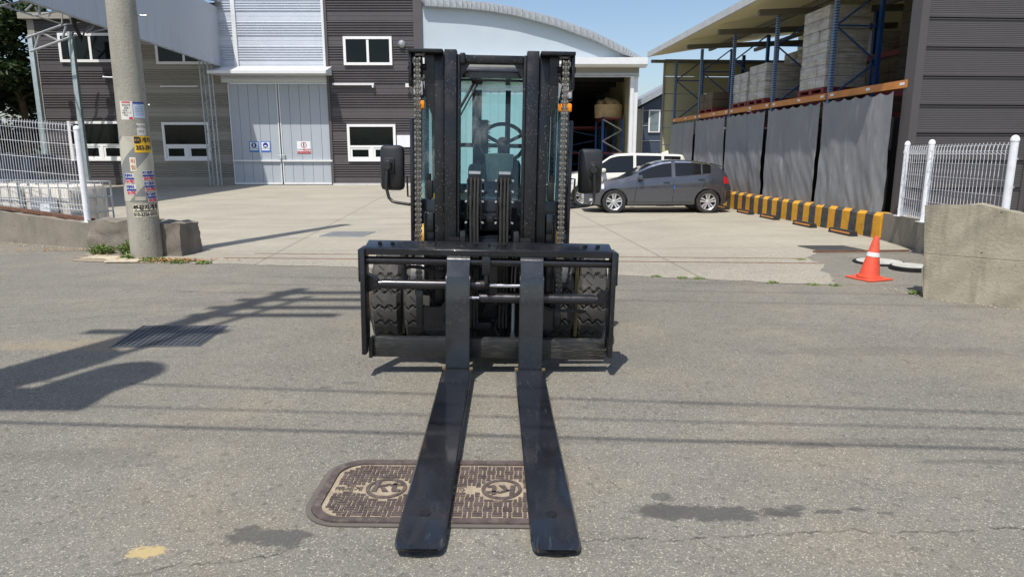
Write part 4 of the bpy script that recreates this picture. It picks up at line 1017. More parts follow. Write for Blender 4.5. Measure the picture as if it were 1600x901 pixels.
sticker(-.08, .06, .90, .96, mat('sticker_ghost', sr(178, 172, 156), .7), off=.006)
sticker(-.125, .215, .65, .845, m_stc, off=.002); ptext('부강지게차', .082, m_ink, .065, .795, bold=.004, off=.005); ptext('삼사', .04, m_ink, -.09, .795, off=.005); sticker(-.115, .20, .735, .75, m_ink, off=.005); ptext('010-2326-0315', .075, m_ink, .045, .69, sx=.72, bold=.003, off=.005)
sticker(.24, .28, .65, .84, m_stc, off=.002)

# second pole, out of the frame on the left: its cross-arms and cables shade the road
p2 = thing('utility_pole', 'tall concrete pole outside the left edge whose shadow crosses the road', 'utility pole', (-5.15, 1.25, 0))
b = MB(); b.cyl((0, 0, 0), (0, 0, 13.6), .2, .11, n=20); b.build('shaft', m_pole, p2)
b = MB(); b.cyl((.35, -.1, 5.4), (.35, -.1, 13.0), .05, n=8)
for z, x0, x1 in ((13.2, -.2, 1.6), (12.4, -.3, 1.4), (11.6, -.3, 1.5), (10.9, -.2, 1.3), (9.6, -.6, .7)): b.box(x0, x1, -.06, .06, z, z + .1)
b.build('cross_arm', m_galv, p2)
for dx, dz in ((.84, 6.5), (.12, 7.3)):
    b = MB(); b.lathe([(0, 0), (.27, .02), (.30, .1), (.30, .9), (.26, 1.0), (0, 1.03)], (dx, -.1, dz), 'z', 24, False); b.cyl((dx, -.1, dz + 1), (dx, -.1, dz + 1.3), .05, n=8); b.build('transformer', m_galv, p2)
b = MB(); b.box(-.5, 1.2, -.3, .1, 6.3, 6.38); b.build('platform', m_galv, p2)
cab_ = MB()
def cable(ax, ay, cx, cy, z, r, nm, lb):
    # ax.. are shadow end points on the road; the cable hangs where the sun throws its shadow there
    b = MB(); pts = []
    for i in range(31):
        t = i / 30; zz = z - 2.0 * t * (1 - t) * .8; k = zz / math.tan(SUN_EL)
        pts.append((ax + (cx - ax) * t - sin(SUN_AZ) * k, ay + (cy - ay) * t - cos(SUN_AZ) * k - .18 * 4 * t * (1 - t), zz))
    b.tube(pts, r, 6); tag(b.build('overhead_cable', m_rub), lb, 'cable', 'cables over the road')
cable(-14, 4.75, 16, 2.85, 5.8, .015, 'c', 'thickest low cable over the road, its shadow nearest the forks'); cable(-14, 5.05, 18, 3.0, 6.2, .009, 'c', 'second low cable over the road, outside the photo')
cable(-14, 5.8, 18, 2.85, 6.8, .012, 'c', 'third low cable over the road, outside the photo')
cable(-4, 7.9, 20, 6.2, 10.9, .009, 'c', 'high cable from the lower cross-arm, outside the photo'); cable(-3.6, 8.4, 20, 6.9, 11.6, .009, 'c', 'high cable from the middle cross-arm, outside the photo'); cable(-3.3, 8.9, 20, 7.6, 12.4, .009, 'c', 'high cable from the upper cross-arm, outside the photo')

# ------------------------------------------------------------------ traffic cone
tc = thing('traffic_cone', 'orange traffic cone with one white band at the road edge', 'cone', (4.66, 8.72, 0), rad(20))
b = MB(); b.box(-.20, .20, -.20, .20, 0, .025, .01); b.build('base', m_cone, tc)
b = MB(); b.lathe([(.155, .022), (.15, .05), (.125, .055), (.12, .075), (.035, .54), (.028, .56), (.02, .555), (.02, .5)], (0, 0, 0), 'z', 40, False); b.build('body', m_cone, tc)
b = MB(); b.lathe([(.0835, .30), (.0735, .355)], (0, 0, 0), 'z', 40, False); b.build('band', m_refl, tc)
for q in kids(tc):
    if not q.name.startswith('base'): q.matrix_local = Matrix.Rotation(rad(-20), 4, 'Z') @ Matrix.Rotation(rad(5), 4, 'Y') @ Matrix.Rotation(rad(20), 4, 'Z')

# ------------------------------------------------------------------ ibc totes
m_tank = mat('tank_plastic', sr(214, 208, 196), .45, 0, .08, 3, dirt=(.35, .30, .22, .5))
def tote(x, y, rz, label, grey=False):
    t = thing('liquid_tote', label, 'tote', (x, y, 0), rz, 'caged plastic totes behind the left fence')
    b = MB(); b.box(-.56, .56, -.47, .47, .14, 1.0, .09); b.cyl((0, 0, 1.0), (0, 0, 1.04), .1, n=16); b.build('tank', m_tank, t)
    b = MB()
    for k in range(6):
        u_ = -.58 + 1.16 * k / 5; b.cyl((u_, -.5, .12), (u_, -.5, 1.05), .01, n=6); b.cyl((u_, .5, .12), (u_, .5, 1.05), .01, n=6)
        v_ = -.5 + 1.0 * k / 5; b.cyl((-.6, v_, .12), (-.6, v_, 1.05), .01, n=6); b.cyl((.6, v_, .12), (.6, v_, 1.05), .01, n=6)
    for z in (.14, .45, .75, 1.05):
        for p, q in (((-.6, -.5), (.6, -.5)), ((.6, -.5), (.6, .5)), ((.6, .5), (-.6, .5)), ((-.6, .5), (-.6, -.5))): b.cyl((*p, z), (*q, z), .011, n=6)
    b.build('cage', m_galv, t)
    b = MB(); b.box(-.6, .6, -.5, .5, .0, .12, .01); b.build('pallet', m_dk, t)
    if grey:
        b = MB(); b.box(-.30, .30, -.525, -.512, .16, .78); s_ = b.build('metal_plate', m_galv, t, smooth=False)
        b = MB(); b.box(-.12, .12, -.529, -.5255, .45, .65); b.build('paper_label', m_paper, s_, smooth=False)
tote(-8.95, 13.75, rad(-14), 'white caged plastic tote with grey plate, nearest the fence post', True); tote(-10.2, 14.1, rad(-12), 'white caged plastic tote second from the fence post'); tote(-11.5, 14.45, rad(-12), 'white caged plastic tote at the left edge behind the fence')

# ------------------------------------------------------------------ weeds and litter
def weed(x, y, h, r, n, seed, label, m=None, z=.0):
    rn = random.Random(seed); b = MB()
    for k in range(n):
        a = rn.random() * 2 * pi; rr = r * rn.random() ** .6; p = Vector((rr * cos(a), rr * sin(a) * .7, 0)); hh = h * (.4 + .6 * rn.random()) * (1.1 - rr / r * .6)
        d = Vector((cos(a), sin(a), 0)) * hh * rn.uniform(.1, .7); w_ = .004 + .006 * rn.random(); s_ = Vector((-sin(a), cos(a), 0)) * w_
        m1 = p + d * .4 + Vector((0, 0, hh * .6)); tip = p + d + Vector((0, 0, hh))
        b.quad(p - s_, p + s_, m1 + s_ * 1.4, m1 - s_ * 1.4); b.quad(m1 - s_ * 1.4, m1 + s_ * 1.4, tip + s_ * .3, tip - s_ * .3)
        for q in range(3):
            c = p.lerp(tip, .4 + .5 * rn.random()) + Vector((rn.gauss(0, .012), rn.gauss(0, .012), 0)); u_ = Vector((rn.gauss(0, 1), rn.gauss(0, 1), rn.gauss(0, .4))).normalized() * .017; v_ = u_.orthogonal().normalized() * .008
            b.quad(c - u_, c + v_, c + u_, c - v_)
    o = b.build('weed_clump', m or m_weed, smooth=False); o.location = (x, y, z); return tag(o, label, 'weed', 'weeds at the pole and the slab edge')
weed(-6.72, 11.02, .22, .20, 150, 1, 'larger bright green weed clump left of the utility pole'); weed(-6.25, 11.0, .27, .14, 140, 2, 'bright green weed clump touching the left side of the pole')
weed(-5.95, 10.36, .13, .08, 40, 3, 'thin yellowish weed at the front foot of the pole'); weed(-5.45, 10.2, .10, .22, 80, 4, 'low weed patch right in front of the pole foot')
weed(-5.0, 10.05, .07, .2, 50, 5, 'small weed among the dry leaves'); weed(-4.6, 9.98, .06, .12, 50, 6, 'tiny weed at the right end of the dry leaves')
for k, (x, y) in enumerate(((1.9, 8.87), (2.25, 8.77), (2.45, 8.72), (3.3, 8.44), (3.75, 8.30), (4.0, 8.25), (4.45, 10.35))):
    weed(x, y, .03, .07, 16, 20 + k, ['first', 'second', 'third', 'fourth', 'fifth', 'sixth', 'seventh'][k] + ' tiny weed tuft from the forklift along the slab edge')
weed(6.0 - 1.3, 7.75, .05, .07, 40, 40, 'tiny weed tuft at the foot of the tall concrete wall')
def litter(cx, cy, rx, ry, n, seed, m, name, label, s0=.03, z=.012):
    rn = random.Random(seed); b = MB()
    for k in range(n):
        x, y = rn.gauss(0, rx * .5), rn.gauss(0, ry * .5); s = s0 * (.4 + rn.random()); a = rn.random() * pi; t_ = rn.uniform(-.4, .4)
        u_ = Vector((cos(a), sin(a), t_)) * s; v_ = Vector((-sin(a), cos(a), rn.uniform(-.4, .4))) * s * .5; c = Vector((x, y, z + abs(t_) * s + rn.random() * .02))
        b.quad(c - u_, c + v_, c + u_, c - v_)
    o = b.build(name, m, smooth=False); o.location = (cx, cy, 0); return tag(o, label, None, None, 'stuff')
litter(-5.15, 10.18, .55, .13, 340, 1, m_straw, 'dry_leaves', 'dry brown leaf litter in front of the pole'); litter(-7.6, 11.3, 1.2, .12, 160, 2, m_straw, 'dry_leaves', 'dry litter along the foot of the left wall', .02)
litter(-6.2, 10.75, .7, .2, 60, 3, m_straw, 'dry_leaves', 'dry litter between weeds and pole', .02)
m_chip = mat('stone_chips', sr(176, 166, 146), .9, 0, .3, 20)
def pebbles(name, spots, label, seed):
    rn = random.Random(seed); b = MB()
    for (x0, y0, x1, y1, n, s0) in spots:
        for k in range(n):
            t = rn.random(); x = x0 + (x1 - x0) * t + rn.gauss(0, .06); y = y0 + (y1 - y0) * t + rn.gauss(0, .05); s = s0 * (.3 + rn.random() ** 2)
            b.box(-s, s, -s * .7, s * .7, -s * .3, s * .5, M=Matrix.Translation((x, y, .005)) @ Matrix.Rotation(rn.random() * 3, 4, 'Z'))
    tag(b.build(name, m_chip, smooth=False), label, None, None, 'stuff')
pebbles('gravel', [(-9.4, 12.35, -7.2, 11.45, 160, .014), (-6.9, 10.9, -5.2, 10.1, 90, .022), (4.75, 7.4, 5.9, 6.45, 60, .010), (1.4, 9.0, 4.1, 8.25, 60, .008), (4.4, 8.3, 4.7, 7.6, 40, .01)], 'small stones along the wall feet and slab edge', 4)
m_slabp = mat('pale_slab', sr(180, 170, 148), .9, 0, .25, 9, .5, dirt=(.16, .13, .08, .7))
for k, (x, y, sx_, sy_, a) in enumerate(((-5.85, 10.12, .24, .11, 5), (-6.35, 10.45, .26, .12, -12), (-6.05, 10.28, .14, .08, 20))):
    b = MB(); b.box(-sx_, sx_, -sy_, sy_, 0, .025, .008); o = b.build('stone_slab', m_slabp); o.location = (x, y, .01); o.rotation_euler = (rad(1), 0, rad(a)); tag(o, ['pale flat stone directly in front of the pole foot', 'pale flat stone left of the pole foot', 'smallest pale stone between the other two'][k], 'stone', 'flat stones at the pole foot')

# ------------------------------------------------------------------ forklift (front at local y = 0, x right, y away)
fk = thing('forklift', 'black forklift with glazed cab facing the camera, forks lowered to the road', 'forklift', (-.18, 4.70, 0), 0)
fk.rotation_euler = (0, rad(1.1), rad(.9))
def P(name, b, m, par=fk, **k): return b.build(name, m, par, **k)
# forks
for cx in (-.211, .304):
    b = MB(); bc = cx + (-.002 if cx < 0 else .008); n = 44
    def prof(i):
        t = 1 - (1 - i / (n - 1)) ** 1.7; y = -.05 - 2.17 * t + (.0 if t < 1 else 0)
        th = .055 if t < .25 else .055 + (.014 - .055) * (t - .25) / .75
        hw = .103 if t < .975 else .103 - .020 * (1 - (1 - min(1, (t - .975) / .025) ** 2) ** .5)
        top = .095 - .047 * t ** 1.1 - .012 * max(0, (t - .9) / .1) ** 1.6
        return y, hw, top, th
    def fn(i, j):
        y, hw, top, th = prof(i); dip = -.005 * sin(max(0, (i / (n - 1) - .6)) * 7)
        r = .008
        q = [(-hw, top - r), (-hw + r, top), (-hw * .5, top + dip * .5), (0, top + dip), (hw * .5, top + dip * .5), (hw - r, top), (hw, top - r), (hw, top - th + .003), (hw - .006, top - th), (-hw + .006, top - th), (-hw, top - th + .003)][j]
        tt = -(y + .05) / 2.17; ox = -.020 * tt if cx < 0 else -.012 + .026 * tt
        return (bc + ox + q[0], y - .022 * max(0, (tt - .97) / .03) * (1 - (q[0] / .09) ** 2), q[1] + .006)
    b.grid(fn, n, 11, cv=True); b.bm.verts.ensure_lookup_table()
    b.bm.faces.new([b.bm.verts[j] for j in range(11)][::-1]); b.bm.faces.new([b.bm.verts[(n - 1) * 11 + j] for j in range(11)])
    bl = P('fork_blade', b, m_fork, ang=28)
    hx = bc + (-.018 if cx < 0 else .010)
    b = MB(); b.cyl((hx, -1.975, .046), (hx, -1.975, .0605), .021, n=20); P('pin_hole', b, m_dk, bl)
    b = MB(); b.lathe([(.021, .0605), (.023, .0610), (.024, .058), (.021, .056)], (hx, -1.975, 0), 'z', 20); P('hole_rim', b, m_rod, bl)
    b = MB(); w_ = .084
    b.prism([(-.085, .09), (-.085, .12), (-.078, .70), (-.06, .765), (-.02, .785), (.0, .785), (.0, .05), (-.06, .05)], 'x', cx - w_, cx + w_)
    bmesh.ops.bevel(b.bm, geom=b.bm.edges[:], offset=.006, segments=2, affect='EDGES')
    P('fork_shank', b, m_fork)
    b = MB(); b.cyl((cx - .08, .045, .848), (cx + .08, .045, .848), .047, n=28); b.prism([(-.058, .76), (-.02, .86), (.05, .80), (.02, .76)], 'x', cx - .078, cx + .078); P('fork_sleeve', b, m_fork)
    b = MB(); b.box(cx - .108, cx - .084, -.09, -.07, .098, .112); b.box(cx + .084, cx + .108, -.09, -.07, .098, .112); P('worn_corner', b, m_rimy, bl)
# carriage
for s in (-1, 1):
    b = MB(); xa, xb = sorted((s * .868, s * .902)); b.box(xa, xb, 0, .16, .17, .94, .004); pl = P('side_plate', b, m_blk)
    xa, xb = sorted((s * .903, s * .915)); b = MB(); b.box(xa, xb, .01, .12, .70, .93, .002); P('wear_plate', b, m_blk, pl)
    b = MB(); xa, xb = sorted((s * .80, s * .867)); z = .668 if s < 0 else .575
    b.prism([(s * .867, z - .06), (s * .80, z - .035), (s * .785, z), (s * .80, z + .035), (s * .867, z + .075)], 'y', .10, .125); b.prism([(s * .867, z - .06), (s * .80, z - .035), (s * .785, z), (s * .80, z + .035), (s * .867, z + .075)], 'y', .145, .165)
    b.cyl((s * .812, .085, z), (s * .812, .175, z), .017, n=16); P('cylinder_bracket', b, m_blk)
b = MB(); b.prism([(.03, .893), (.03, .935), (.06, .942), (.20, .972), (.22, .972), (.22, .91), (.10, .893)], 'x', -.875, .875)
bmesh.ops.bevel(b.bm, geom=b.bm.edges[:], offset=.003, segments=1, affect='EDGES'); tbar = P('top_bar', b, m_blk)
for x in (-.78, -.69, -.10, 0, .107, .69, .78):
    b = MB(); r = .016 if x else .008; n_ = Vector((0, -.21, 1)).normalized(); c = Vector((x, .125, .957)); b.cyl(c, c + n_ * .014, r, n=6); b.cyl(c + n_ * .014, c + n_ * .016, r * .6, n=10); P('bolt', b, m_dk, tbar)
b = MB(); b.cyl((-.867, .075, .846), (.867, .075, .846), .0285, n=28); P('fork_rod', b, m_rod)
b = MB(); b.box(-.047, .012, .005, .04, .764, .893, .004); b.box(-.03, -.005, .01, .1, .70, .766); P('centre_bracket', b, m_blk)
b = MB(); b.box(-.86, .86, .10, .17, .127, .272, .006); P('lower_bar', b, m_bar)
b = MB(); b.box(-.862, -.868 + .03, .06, .1, .13, .27); P('bar_end', b, m_blk)
b = MB(); b.box(-.10, .02, .30, .42, .285, .345, .004); P('cross_plate', b, m_dk)
# side shift cylinders
for s, z in ((-1, .668), (1, .575)):
    b = MB(); b.cyl((s * .765, .12, z), (s * .055 if s < 0 else -.065, .12, z), .0365, n=28)
    b.cyl((s * .79, .12, z), (s * .76, .12, z), .030, n=20); b.cyl((s * .742, .12, z), (s * .735, .12, z), .0385, n=28)
    b.box(*sorted((s * .83, s * .765)), .13 - .02, .13 + .01, z - .02, z + .02, .004); cy = P('shift_cylinder', b, m_rod)
    b = MB()
    if s < 0: b.cyl((-.06, .12, z), (.008, .12, z), .039, n=24)
    else: b.cyl((-.068, .12, z), (-.058, .12, z), .038, n=24)
    P('gland', b, m_dk, cy)
    b = MB(); b.cyl((-.02 if s < 0 else -.16, .12, z), (.27 if s < 0 else -.06, .12, z), .0145, n=16); P('piston_rod', b, m_chrome, cy)
    b = MB()
    if s < 0: b.bez([(-.60, .15, .70), (-.60, .15, .78), (-.5, .16, .785), (-.35, .17, .745), (-.25, .17, .74), (-.05, .2, .80)], .013); b.cyl((-.60, .13, .69), (-.60, .15, .73), .017, n=8)
    else: b.bez([(.33, .14, .55), (.45, .16, .49), (.62, .16, .478), (.72, .17, .475)], .010); b.cyl((.66, .16, .477), (.70, .16, .475), .015, n=8)
    P('hose', b, m_rub, cy)
    b = MB(); b.cyl((s * .28, .075, z + .03), (s * .28, .07, z + .045), .012, n=8); P('fitting', b, m_galv, cy)
# carriage hooks behind the bars
for s in (-1, 1):
    b = MB()
    pts = [(s * .53, .47), (s * .53, .36), (s * .40, .21), (s * .24, .21), (s * .24, .62), (s * .30, .55), (s * .36, .47)]
    arcp = [(s * (.30 + .0) + s * .055 * cos(a), .385 + .055 * sin(a)) for a in [rad(d) for d in range(-90, 91, 15)]]
    b.prism(pts, 'y', .26, .30); P('mast_plate', b, m_blk)
    b = MB(); b.prism([(s * .29 + s * .05 * cos(rad(d)), .38 + .06 * sin(rad(d))) for d in range(-90, 91, 15)], 'y', .250, .258); P('plate_hole', b, m_dk)
    b = MB(); b.box(*sorted((s * .49, s * .54)), .24, .259, .32, .60, .004); P('chain_anchor', b, m_blk)
    b = MB(); b.box(*sorted((s * .175, s * .215)), .20, .28, .93, 1.05, .006); b.box(*sorted((s * .22, s * .30)), .24, .27, .93, 1.0); P('carriage_lug', b, m_blk)
# mast channels
for s in (-1, 1):
    b = MB(); b.box(*sorted((s * .340, s * .412)), .36, .52, .14, 2.285, .005); b.box(*sorted((s * .345, s * .405)), .55, .58, .14, 2.2); m_ = P('outer_channel', b, m_mast)
    b = MB(); b.prism([(s * .413, 1.82), (s * .413, 2.285), (s * .482, 2.285), (s * .482, 2.0)], 'y', .37, .50); P('gusset', b, m_mast, m_)
    b = MB(); b.box(*sorted((s * .249, s * .336)), .31, .43, .12, 2.318, .006); b.box(*sorted((s * .228, s * .2485)), .34, .52, .12, 2.29, .003); P('inner_channel', b, m_mast)
    b = MB(); b.box(*sorted((s * .345, s * .588)), .27, .56, 2.287, 2.313, .003); b.box(*sorted((s * .566, s * .588)), .30, .50, 2.06, 2.287, .004); hd = P('mast_head_plate', b, m_mast)
    b = MB(); b.cyl((s * .500, .37, 2.20), (s * .548, .37, 2.20), .075, n=28); b.cyl((s * .47, .37, 2.20), (s * .60, .37, 2.20), .022, n=12); P('chain_sheave', b, m_dk, hd)
    # leaf chain
    b = MB(); z = .45; k = 0; p = .0195
    while z < 2.25:
        if k % 2 == 0:
            b.box(s * .524 - .025, s * .524 - .010, .283, .312, z - .0115, z + .0115, .004); b.box(s * .524 + .010, s * .524 + .025, .283, .312, z - .0115, z + .0115, .004); b.box(s * .524 - .008, s * .524 + .008, .29, .308, z - .008, z + .008, .002)
        else:
            for q in (-.015, -.005, .005, .015): b.box(s * .524 + q - .0035, s * .524 + q + .0035, .292, .309, z - .0125, z + .0125, .002)
        z += p; k += 1
    P('lift_chain', b, m_chain)
    b = MB(); b.box(*sorted((s * .42, s * .50)), .42, .50, .55, 1.16, .006); b.box(*sorted((s * .42, s * .47)), .35, .42, 1.02, 1.16, .008); P('tilt_bracket', b, m_blk)
    b = MB(); b.cyl((s * .455, .37, 1.45), (s * .455, .37, 1.26), .018, n=10); b.box(*sorted((s * .425, s * .47)), .35, .42, 1.27, 1.40, .006); P('roller_block', b, m_dk)
b = MB(); b.box(-.227, .227, .36, .46, 2.235, 2.290, .005); b.box(-.227, -.19, .34, .46, 2.225, 2.30, .004); b.prism([(-.227, 2.235), (-.16, 2.235), (-.227, 2.13)], 'y', .38, .42); b.prism([(.227, 2.235), (.16, 2.235), (.227, 2.13)], 'y', .38, .42); P('top_crossbar', b, m_mast)
b = MB(); b.box(-.40, .40, .53, .60, 2.15, 2.19); P('mast_crossmember', b, m_blk)
b = MB(); b.box(-.34, .34, .52, .58, 1.10, 1.15, .004); b.box(-.04, .03, .46, .525, 1.08, 1.14, .005); b.cyl((-.2, .50, 1.115), (.2, .50, 1.115), .01, n=8); P('mast_crossmember', b, m_blk)
b = MB(); b.box(-.34, .34, .52, .60, .52, .62, .004); P('mast_crossmember', b, m_blk)
# two free-lift cylinders with hoses in front
for x in (-.128, .092):
    b = MB(); b.cyl((x + .008, .40, .20), (x + .008, .40, 1.40), .038, n=24); b.box(x - .035, x + .06, .33, .42, 1.395, 1.47, .006); b.box(x - .042, x + .064, .345, .40, 1.22, 1.29, .005)
    b.box(x - .045, x - .033, .34, .40, 1.12, 1.42, .003); b.box(x + .053, x + .066, .34, .40, 1.05, 1.40, .003)
    c = P('lift_cylinder', b, m_blk)
    b = MB()
    for q in (-.012, .016, .040): b.bez([(x + q, .325, 1.43), (x + q - .003, .305, 1.2), (x + q, .31, .9), (x + q + .002, .315, .3)], .0085, 8)
    P('lift_hose', b, mat('hose_braid', (.045, .043, .036), .5, .2, .3, 20), c)
    for z in (1.41, 1.33, 1.255, 1.1):
        for q in (-.046, .068): b = MB(); b.cyl((x + q, .345, z), (x + q * 1.1, .325, z), .0085, n=6); P('bolt', b, m_galv, c)
    b = MB(); b.box(x - .03, x + .055, .322, .33, 1.455, 1.475); P('cap_plate', b, m_galv, c)
b = MB()
for q, (x, zz) in enumerate(((-.19, .9), (.165, .9), (.19, .85))): b.bez([(x, .5, 1.2), (x + .01, .45, .8), (x - .01, .42, .45), (x * .5, .4, .3)], .012)
b.bez([(-.03, .30, .50), (.02, .27, .52), (.08, .30, .50), (.09, .34, .40), (.05, .36, .30), (.08, .38, .22)], .012); b.bez([(.10, .30, .53), (.12, .32, .44), (.07, .36, .34), (.11, .38, .25)], .010); P('hose_bundle', b, m_rub)
b = MB(); b.prism([(-.02, .47), (-.06, .38), (.05, .44), (.03, .50)], 'y', .42, .44); b.box(-.12, .12, .45, .60, .26, .34, .01); P('valve_block', b, m_dk)
b = MB(); b.cyl((.185, .30, .22), (.185, .30, .56), .014, n=12); b.box(.168, .202, .285, .315, .225, .26); P('sensor_rod', b, m_galv)
# tyres
def tyre(x0, x1, yc, zc, R, parent, nm='drive_wheel'):
    xm, wd = (x0 + x1) / 2, (x1 - x0) / 2; nu, nv = 288, 21; b = MB(); circ = 2 * pi * R; npitch = 20
    def fn(i, j):
        a = 2 * pi * i / nu; t = (j / (nv - 1)) * 2 - 1
        sh = 1 - .10 * max(0, abs(t) - .80) / .2
        r = R * sh - .004 * t * t
        zig = (.32 * (abs(((t + 1) * 1.5) % 1.0 - .5) * 2 - .5))
        ph = (i / nu * npitch + zig) % 1.0
        g = 1 if ph < .11 else 0
        ph2 = (i / nu * npitch + .5 * (1 if t > 0 else 0) + abs(t) * .9) % 1.0
        g2 = 1 if (.02 < abs(t + .25) < .09 and .11 < ph < .95 and False) else 0
        if g or g2: r -= .020
        return (xm + wd * t, yc + r * cos(a), zc + r * sin(a))
    b.grid(fn, nu, nv, cu=True); 
    for x_, sg in ((x0, -1), (x1, 1)):
        b.lathe([(R * .90, 0), (R * .87, sg * .006), (R * .62, sg * .008), (R * .58, -sg * .01), (R * .30, -sg * .03)], (x_, yc, zc), 'x', 40, False)
    w_ = b.build(nm, m_tyre, parent, 24)
    # diagonal slots in the blocks
    b = MB()
    for k in range(npitch):
        for t0, t1, d0 in ((-.55, -.12, .35), (.1, .5, .85)):
            a0 = 2 * pi * (k + d0 + .0) / npitch; a1 = 2 * pi * (k + d0 + .38) / npitch; rr = R + .0015
            b.cyl((xm + wd * t0, yc + (rr) * cos(a0), zc + rr * sin(a0)), (xm + wd * t1, yc + rr * cos(a1), zc + rr * sin(a1)), .0035, n=4)
    b.build('tread_slot', m_groove, w_)
    b = MB(); b.lathe([(R * .58, -.05), (R * .57, .0), (R * .40, .02), (R * .36, -.03), (R * .1, -.03), (R * .1, .05), (0, .05)], (x0 if x0 < 0 else x1, yc, zc), 'x', 32, False); b.cyl((x0 + .01, yc, zc), (x1 - .01, yc, zc), R * .57, n=32); b.build('rim', m_rimy, w_)
    return w_
for s in (-1, 1):
    z_ = .41 + s * .015
    tyre(*sorted((s * .950, s * .718)), 1.0, z_, .415, fk); tyre(*sorted((s * .684, s * .455)), 1.0, z_, .415, fk)
    tyre(*sorted((s * .74, s * .52)), 2.95, .34 + s * .012, .34, fk, 'steer_wheel')
b = MB(); b.box(-.45, .45, .48, .50, .16, .9); b.cyl((-.7, 1.0, .41), (.7, 1.0, .41), .11, n=20); b.box(-.3, .3, .75, 1.2, .25, .55, .03); P('front_axle', b, m_dk)
b = MB(); b.box(-.712, -.690, .68, .72, .15, .70); P('wheel_spacer', b, m_dk)
b = MB(); b.box(.688, .714, .66, .70, .15, .72); P('wheel_spacer', b, m_rimy)
# chassis, hood, counterweight
b = MB(); b.box(-.44, .44, .66, 2.2, .22, .95, .02); P('chassis', b, m_cab)
for s in (-1, 1):
    b = MB(); q = [(s * .46, 1.0 + .0)]
    b.grid(lambda i, j: (s * (.45 + .17 * j), 1.0 + .50 * cos(rad(20 + 140 * i / 14)), .45 + .50 * sin(rad(20 + 140 * i / 14))), 15, 2)
    b.box(*sorted((s * .44, s * .61)), .62, 1.6, .88, 1.0, .02); P('fender', b, m_cab)
    b = MB(); b.lathe([(.0, -.05), (.10, -.05), (.11, 0), (.07, .03), (0, .03)], (s * .49, .60, .955), 'x', 20, False); b.box(*sorted((s * .44, s * .54)), .58, .62, .86, 1.0, .01); P('tilt_hub', b, m_ylw)
    b = MB(); b.box(*sorted((s * .595, s * .625)), .62, .70, .78, 1.86, .01); P('cab_side_edge', b, m_cab)
    b = MB(); b.tube([(s * .62, .70, 1.26), (s * .655, .70, 1.26), (s * .66, .70, 1.42), (s * .62, .70, 1.42)], .008, 8); P('grab_handle', b, m_plast)
b = MB(); b.prism([(1.6, .45), (1.6, 1.18), (2.4, 1.22), (3.1, 1.20), (3.35, 1.0), (3.35, .35), (3.0, .25), (1.6, .25)], 'x', -.60, .60); bmesh.ops.bevel(b.bm, geom=b.bm.edges[:], offset=.05, segments=3, affect='EDGES'); P('counterweight', b, m_ylw)
# cab: pillars, roof, glass
b = MB()
for s in (-1, 1):
    b.prism([(.80, 1.0), (.98, 2.20), (1.05, 2.20), (.88, 1.0)], 'x', *sorted((s * .575, s * .62))); b.prism([(2.25, 1.0), (2.12, 2.20), (2.19, 2.20), (2.33, 1.0)], 'x', *sorted((s * .56, s * .61))); b.box(*sorted((s * .575, s * .61)), 1.5, 1.56, 1.1, 2.2)
b.box(-.6, .6, .80, .88, 1.0, 1.235, .01); b.box(-.6, .6, 2.22, 2.32, 1.0, 1.30, .01)
cbn = P('cab_frame', b, m_cab)
b = MB(); b.box(-.62, .62, .93, 2.30, 2.215, 2.275, .025); b.box(-.5, .5, .90, .96, 2.165, 2.215, .01); P('cab_roof', b, m_cab)
b = MB(); b.prism([(.845, 1.235), (.975, 2.175), (.981, 2.175), (.851, 1.235)], 'x', -.56, .56); ws_ = P('windscreen', b, m_gl, smooth=False)
b = MB(); b.prism([(2.27, 1.30), (2.15, 2.17), (2.156, 2.17), (2.276, 1.30)], 'x', -.54, .54); P('rear_window', b, m_glr, smooth=False)
b = MB()
for s in (-1, 1): b.prism([(.9, 1.1), (1.02, 2.18), (1.49, 2.18), (1.49, 1.1)], 'x', *sorted((s * .59, s * .596))); b.prism([(1.57, 1.1), (1.57, 2.18), (2.12, 2.18), (2.24, 1.1)], 'x', *sorted((s * .59, s * .596)))
P('side_window', b, m_glr, smooth=False)
wp = MB(); A_ = lambda x, z: (x, .845 + .13 * (z - 1.235) / .94 - .02, z)
wp.tube([A_(-.13, 2.19), A_(-.275, 1.93)], .012, 6); wp.tube([A_(-.105, 2.18), A_(-.255, 1.90)], .007, 6); wp.box(-.17, -.08, .93, .96, 2.15, 2.21, .01); P('wiper', wp, m_plast)
# cab interior
st = MB(); M_ = Matrix.Translation((.088, 1.36, 1.70)) @ Matrix.Rotation(rad(58), 4, 'X')
st.tube([(.19 * cos(a * pi / 24), .19 * sin(a * pi / 24), 0) for a in range(49)], .017, 10)
for a in (25, 155, 270): st.tube([(0, 0, -.03), (.1 * cos(rad(a)), .1 * sin(rad(a)), -.015), (.19 * cos(rad(a)), .19 * sin(rad(a)), 0)], .016, 8)
st.lathe([(0, .02), (.05, .01), (.055, -.03), (0, -.04)], (0, 0, 0), 'z', 20, False)
P('steering_wheel', st, m_plast, M=M_)
b = MB(); b.tube([(.088, 1.36, 1.68), (.088, 1.2, 1.35), (.088, 1.1, 1.1)], .045, 12); P('steering_column', b, m_plast)
b = MB(); b.lathe([(.10, 1.37), (.125, 1.60), (0, 1.61)], (.06, 1.22, 0), 'z', 24, False); P('column_cover', b, mat('grey_cover', (.35, .37, .37), .5, 0, .2, 12))
b = MB(); b.box(-.11, .26, 1.66, 1.76, 1.25, 1.56, .06); b.box(-.16, .26, 1.35, 1.75, 1.12, 1.26, .05); P('seat', b, mat('seat_vinyl', (.03, .032, .035), .5, 0, .2))
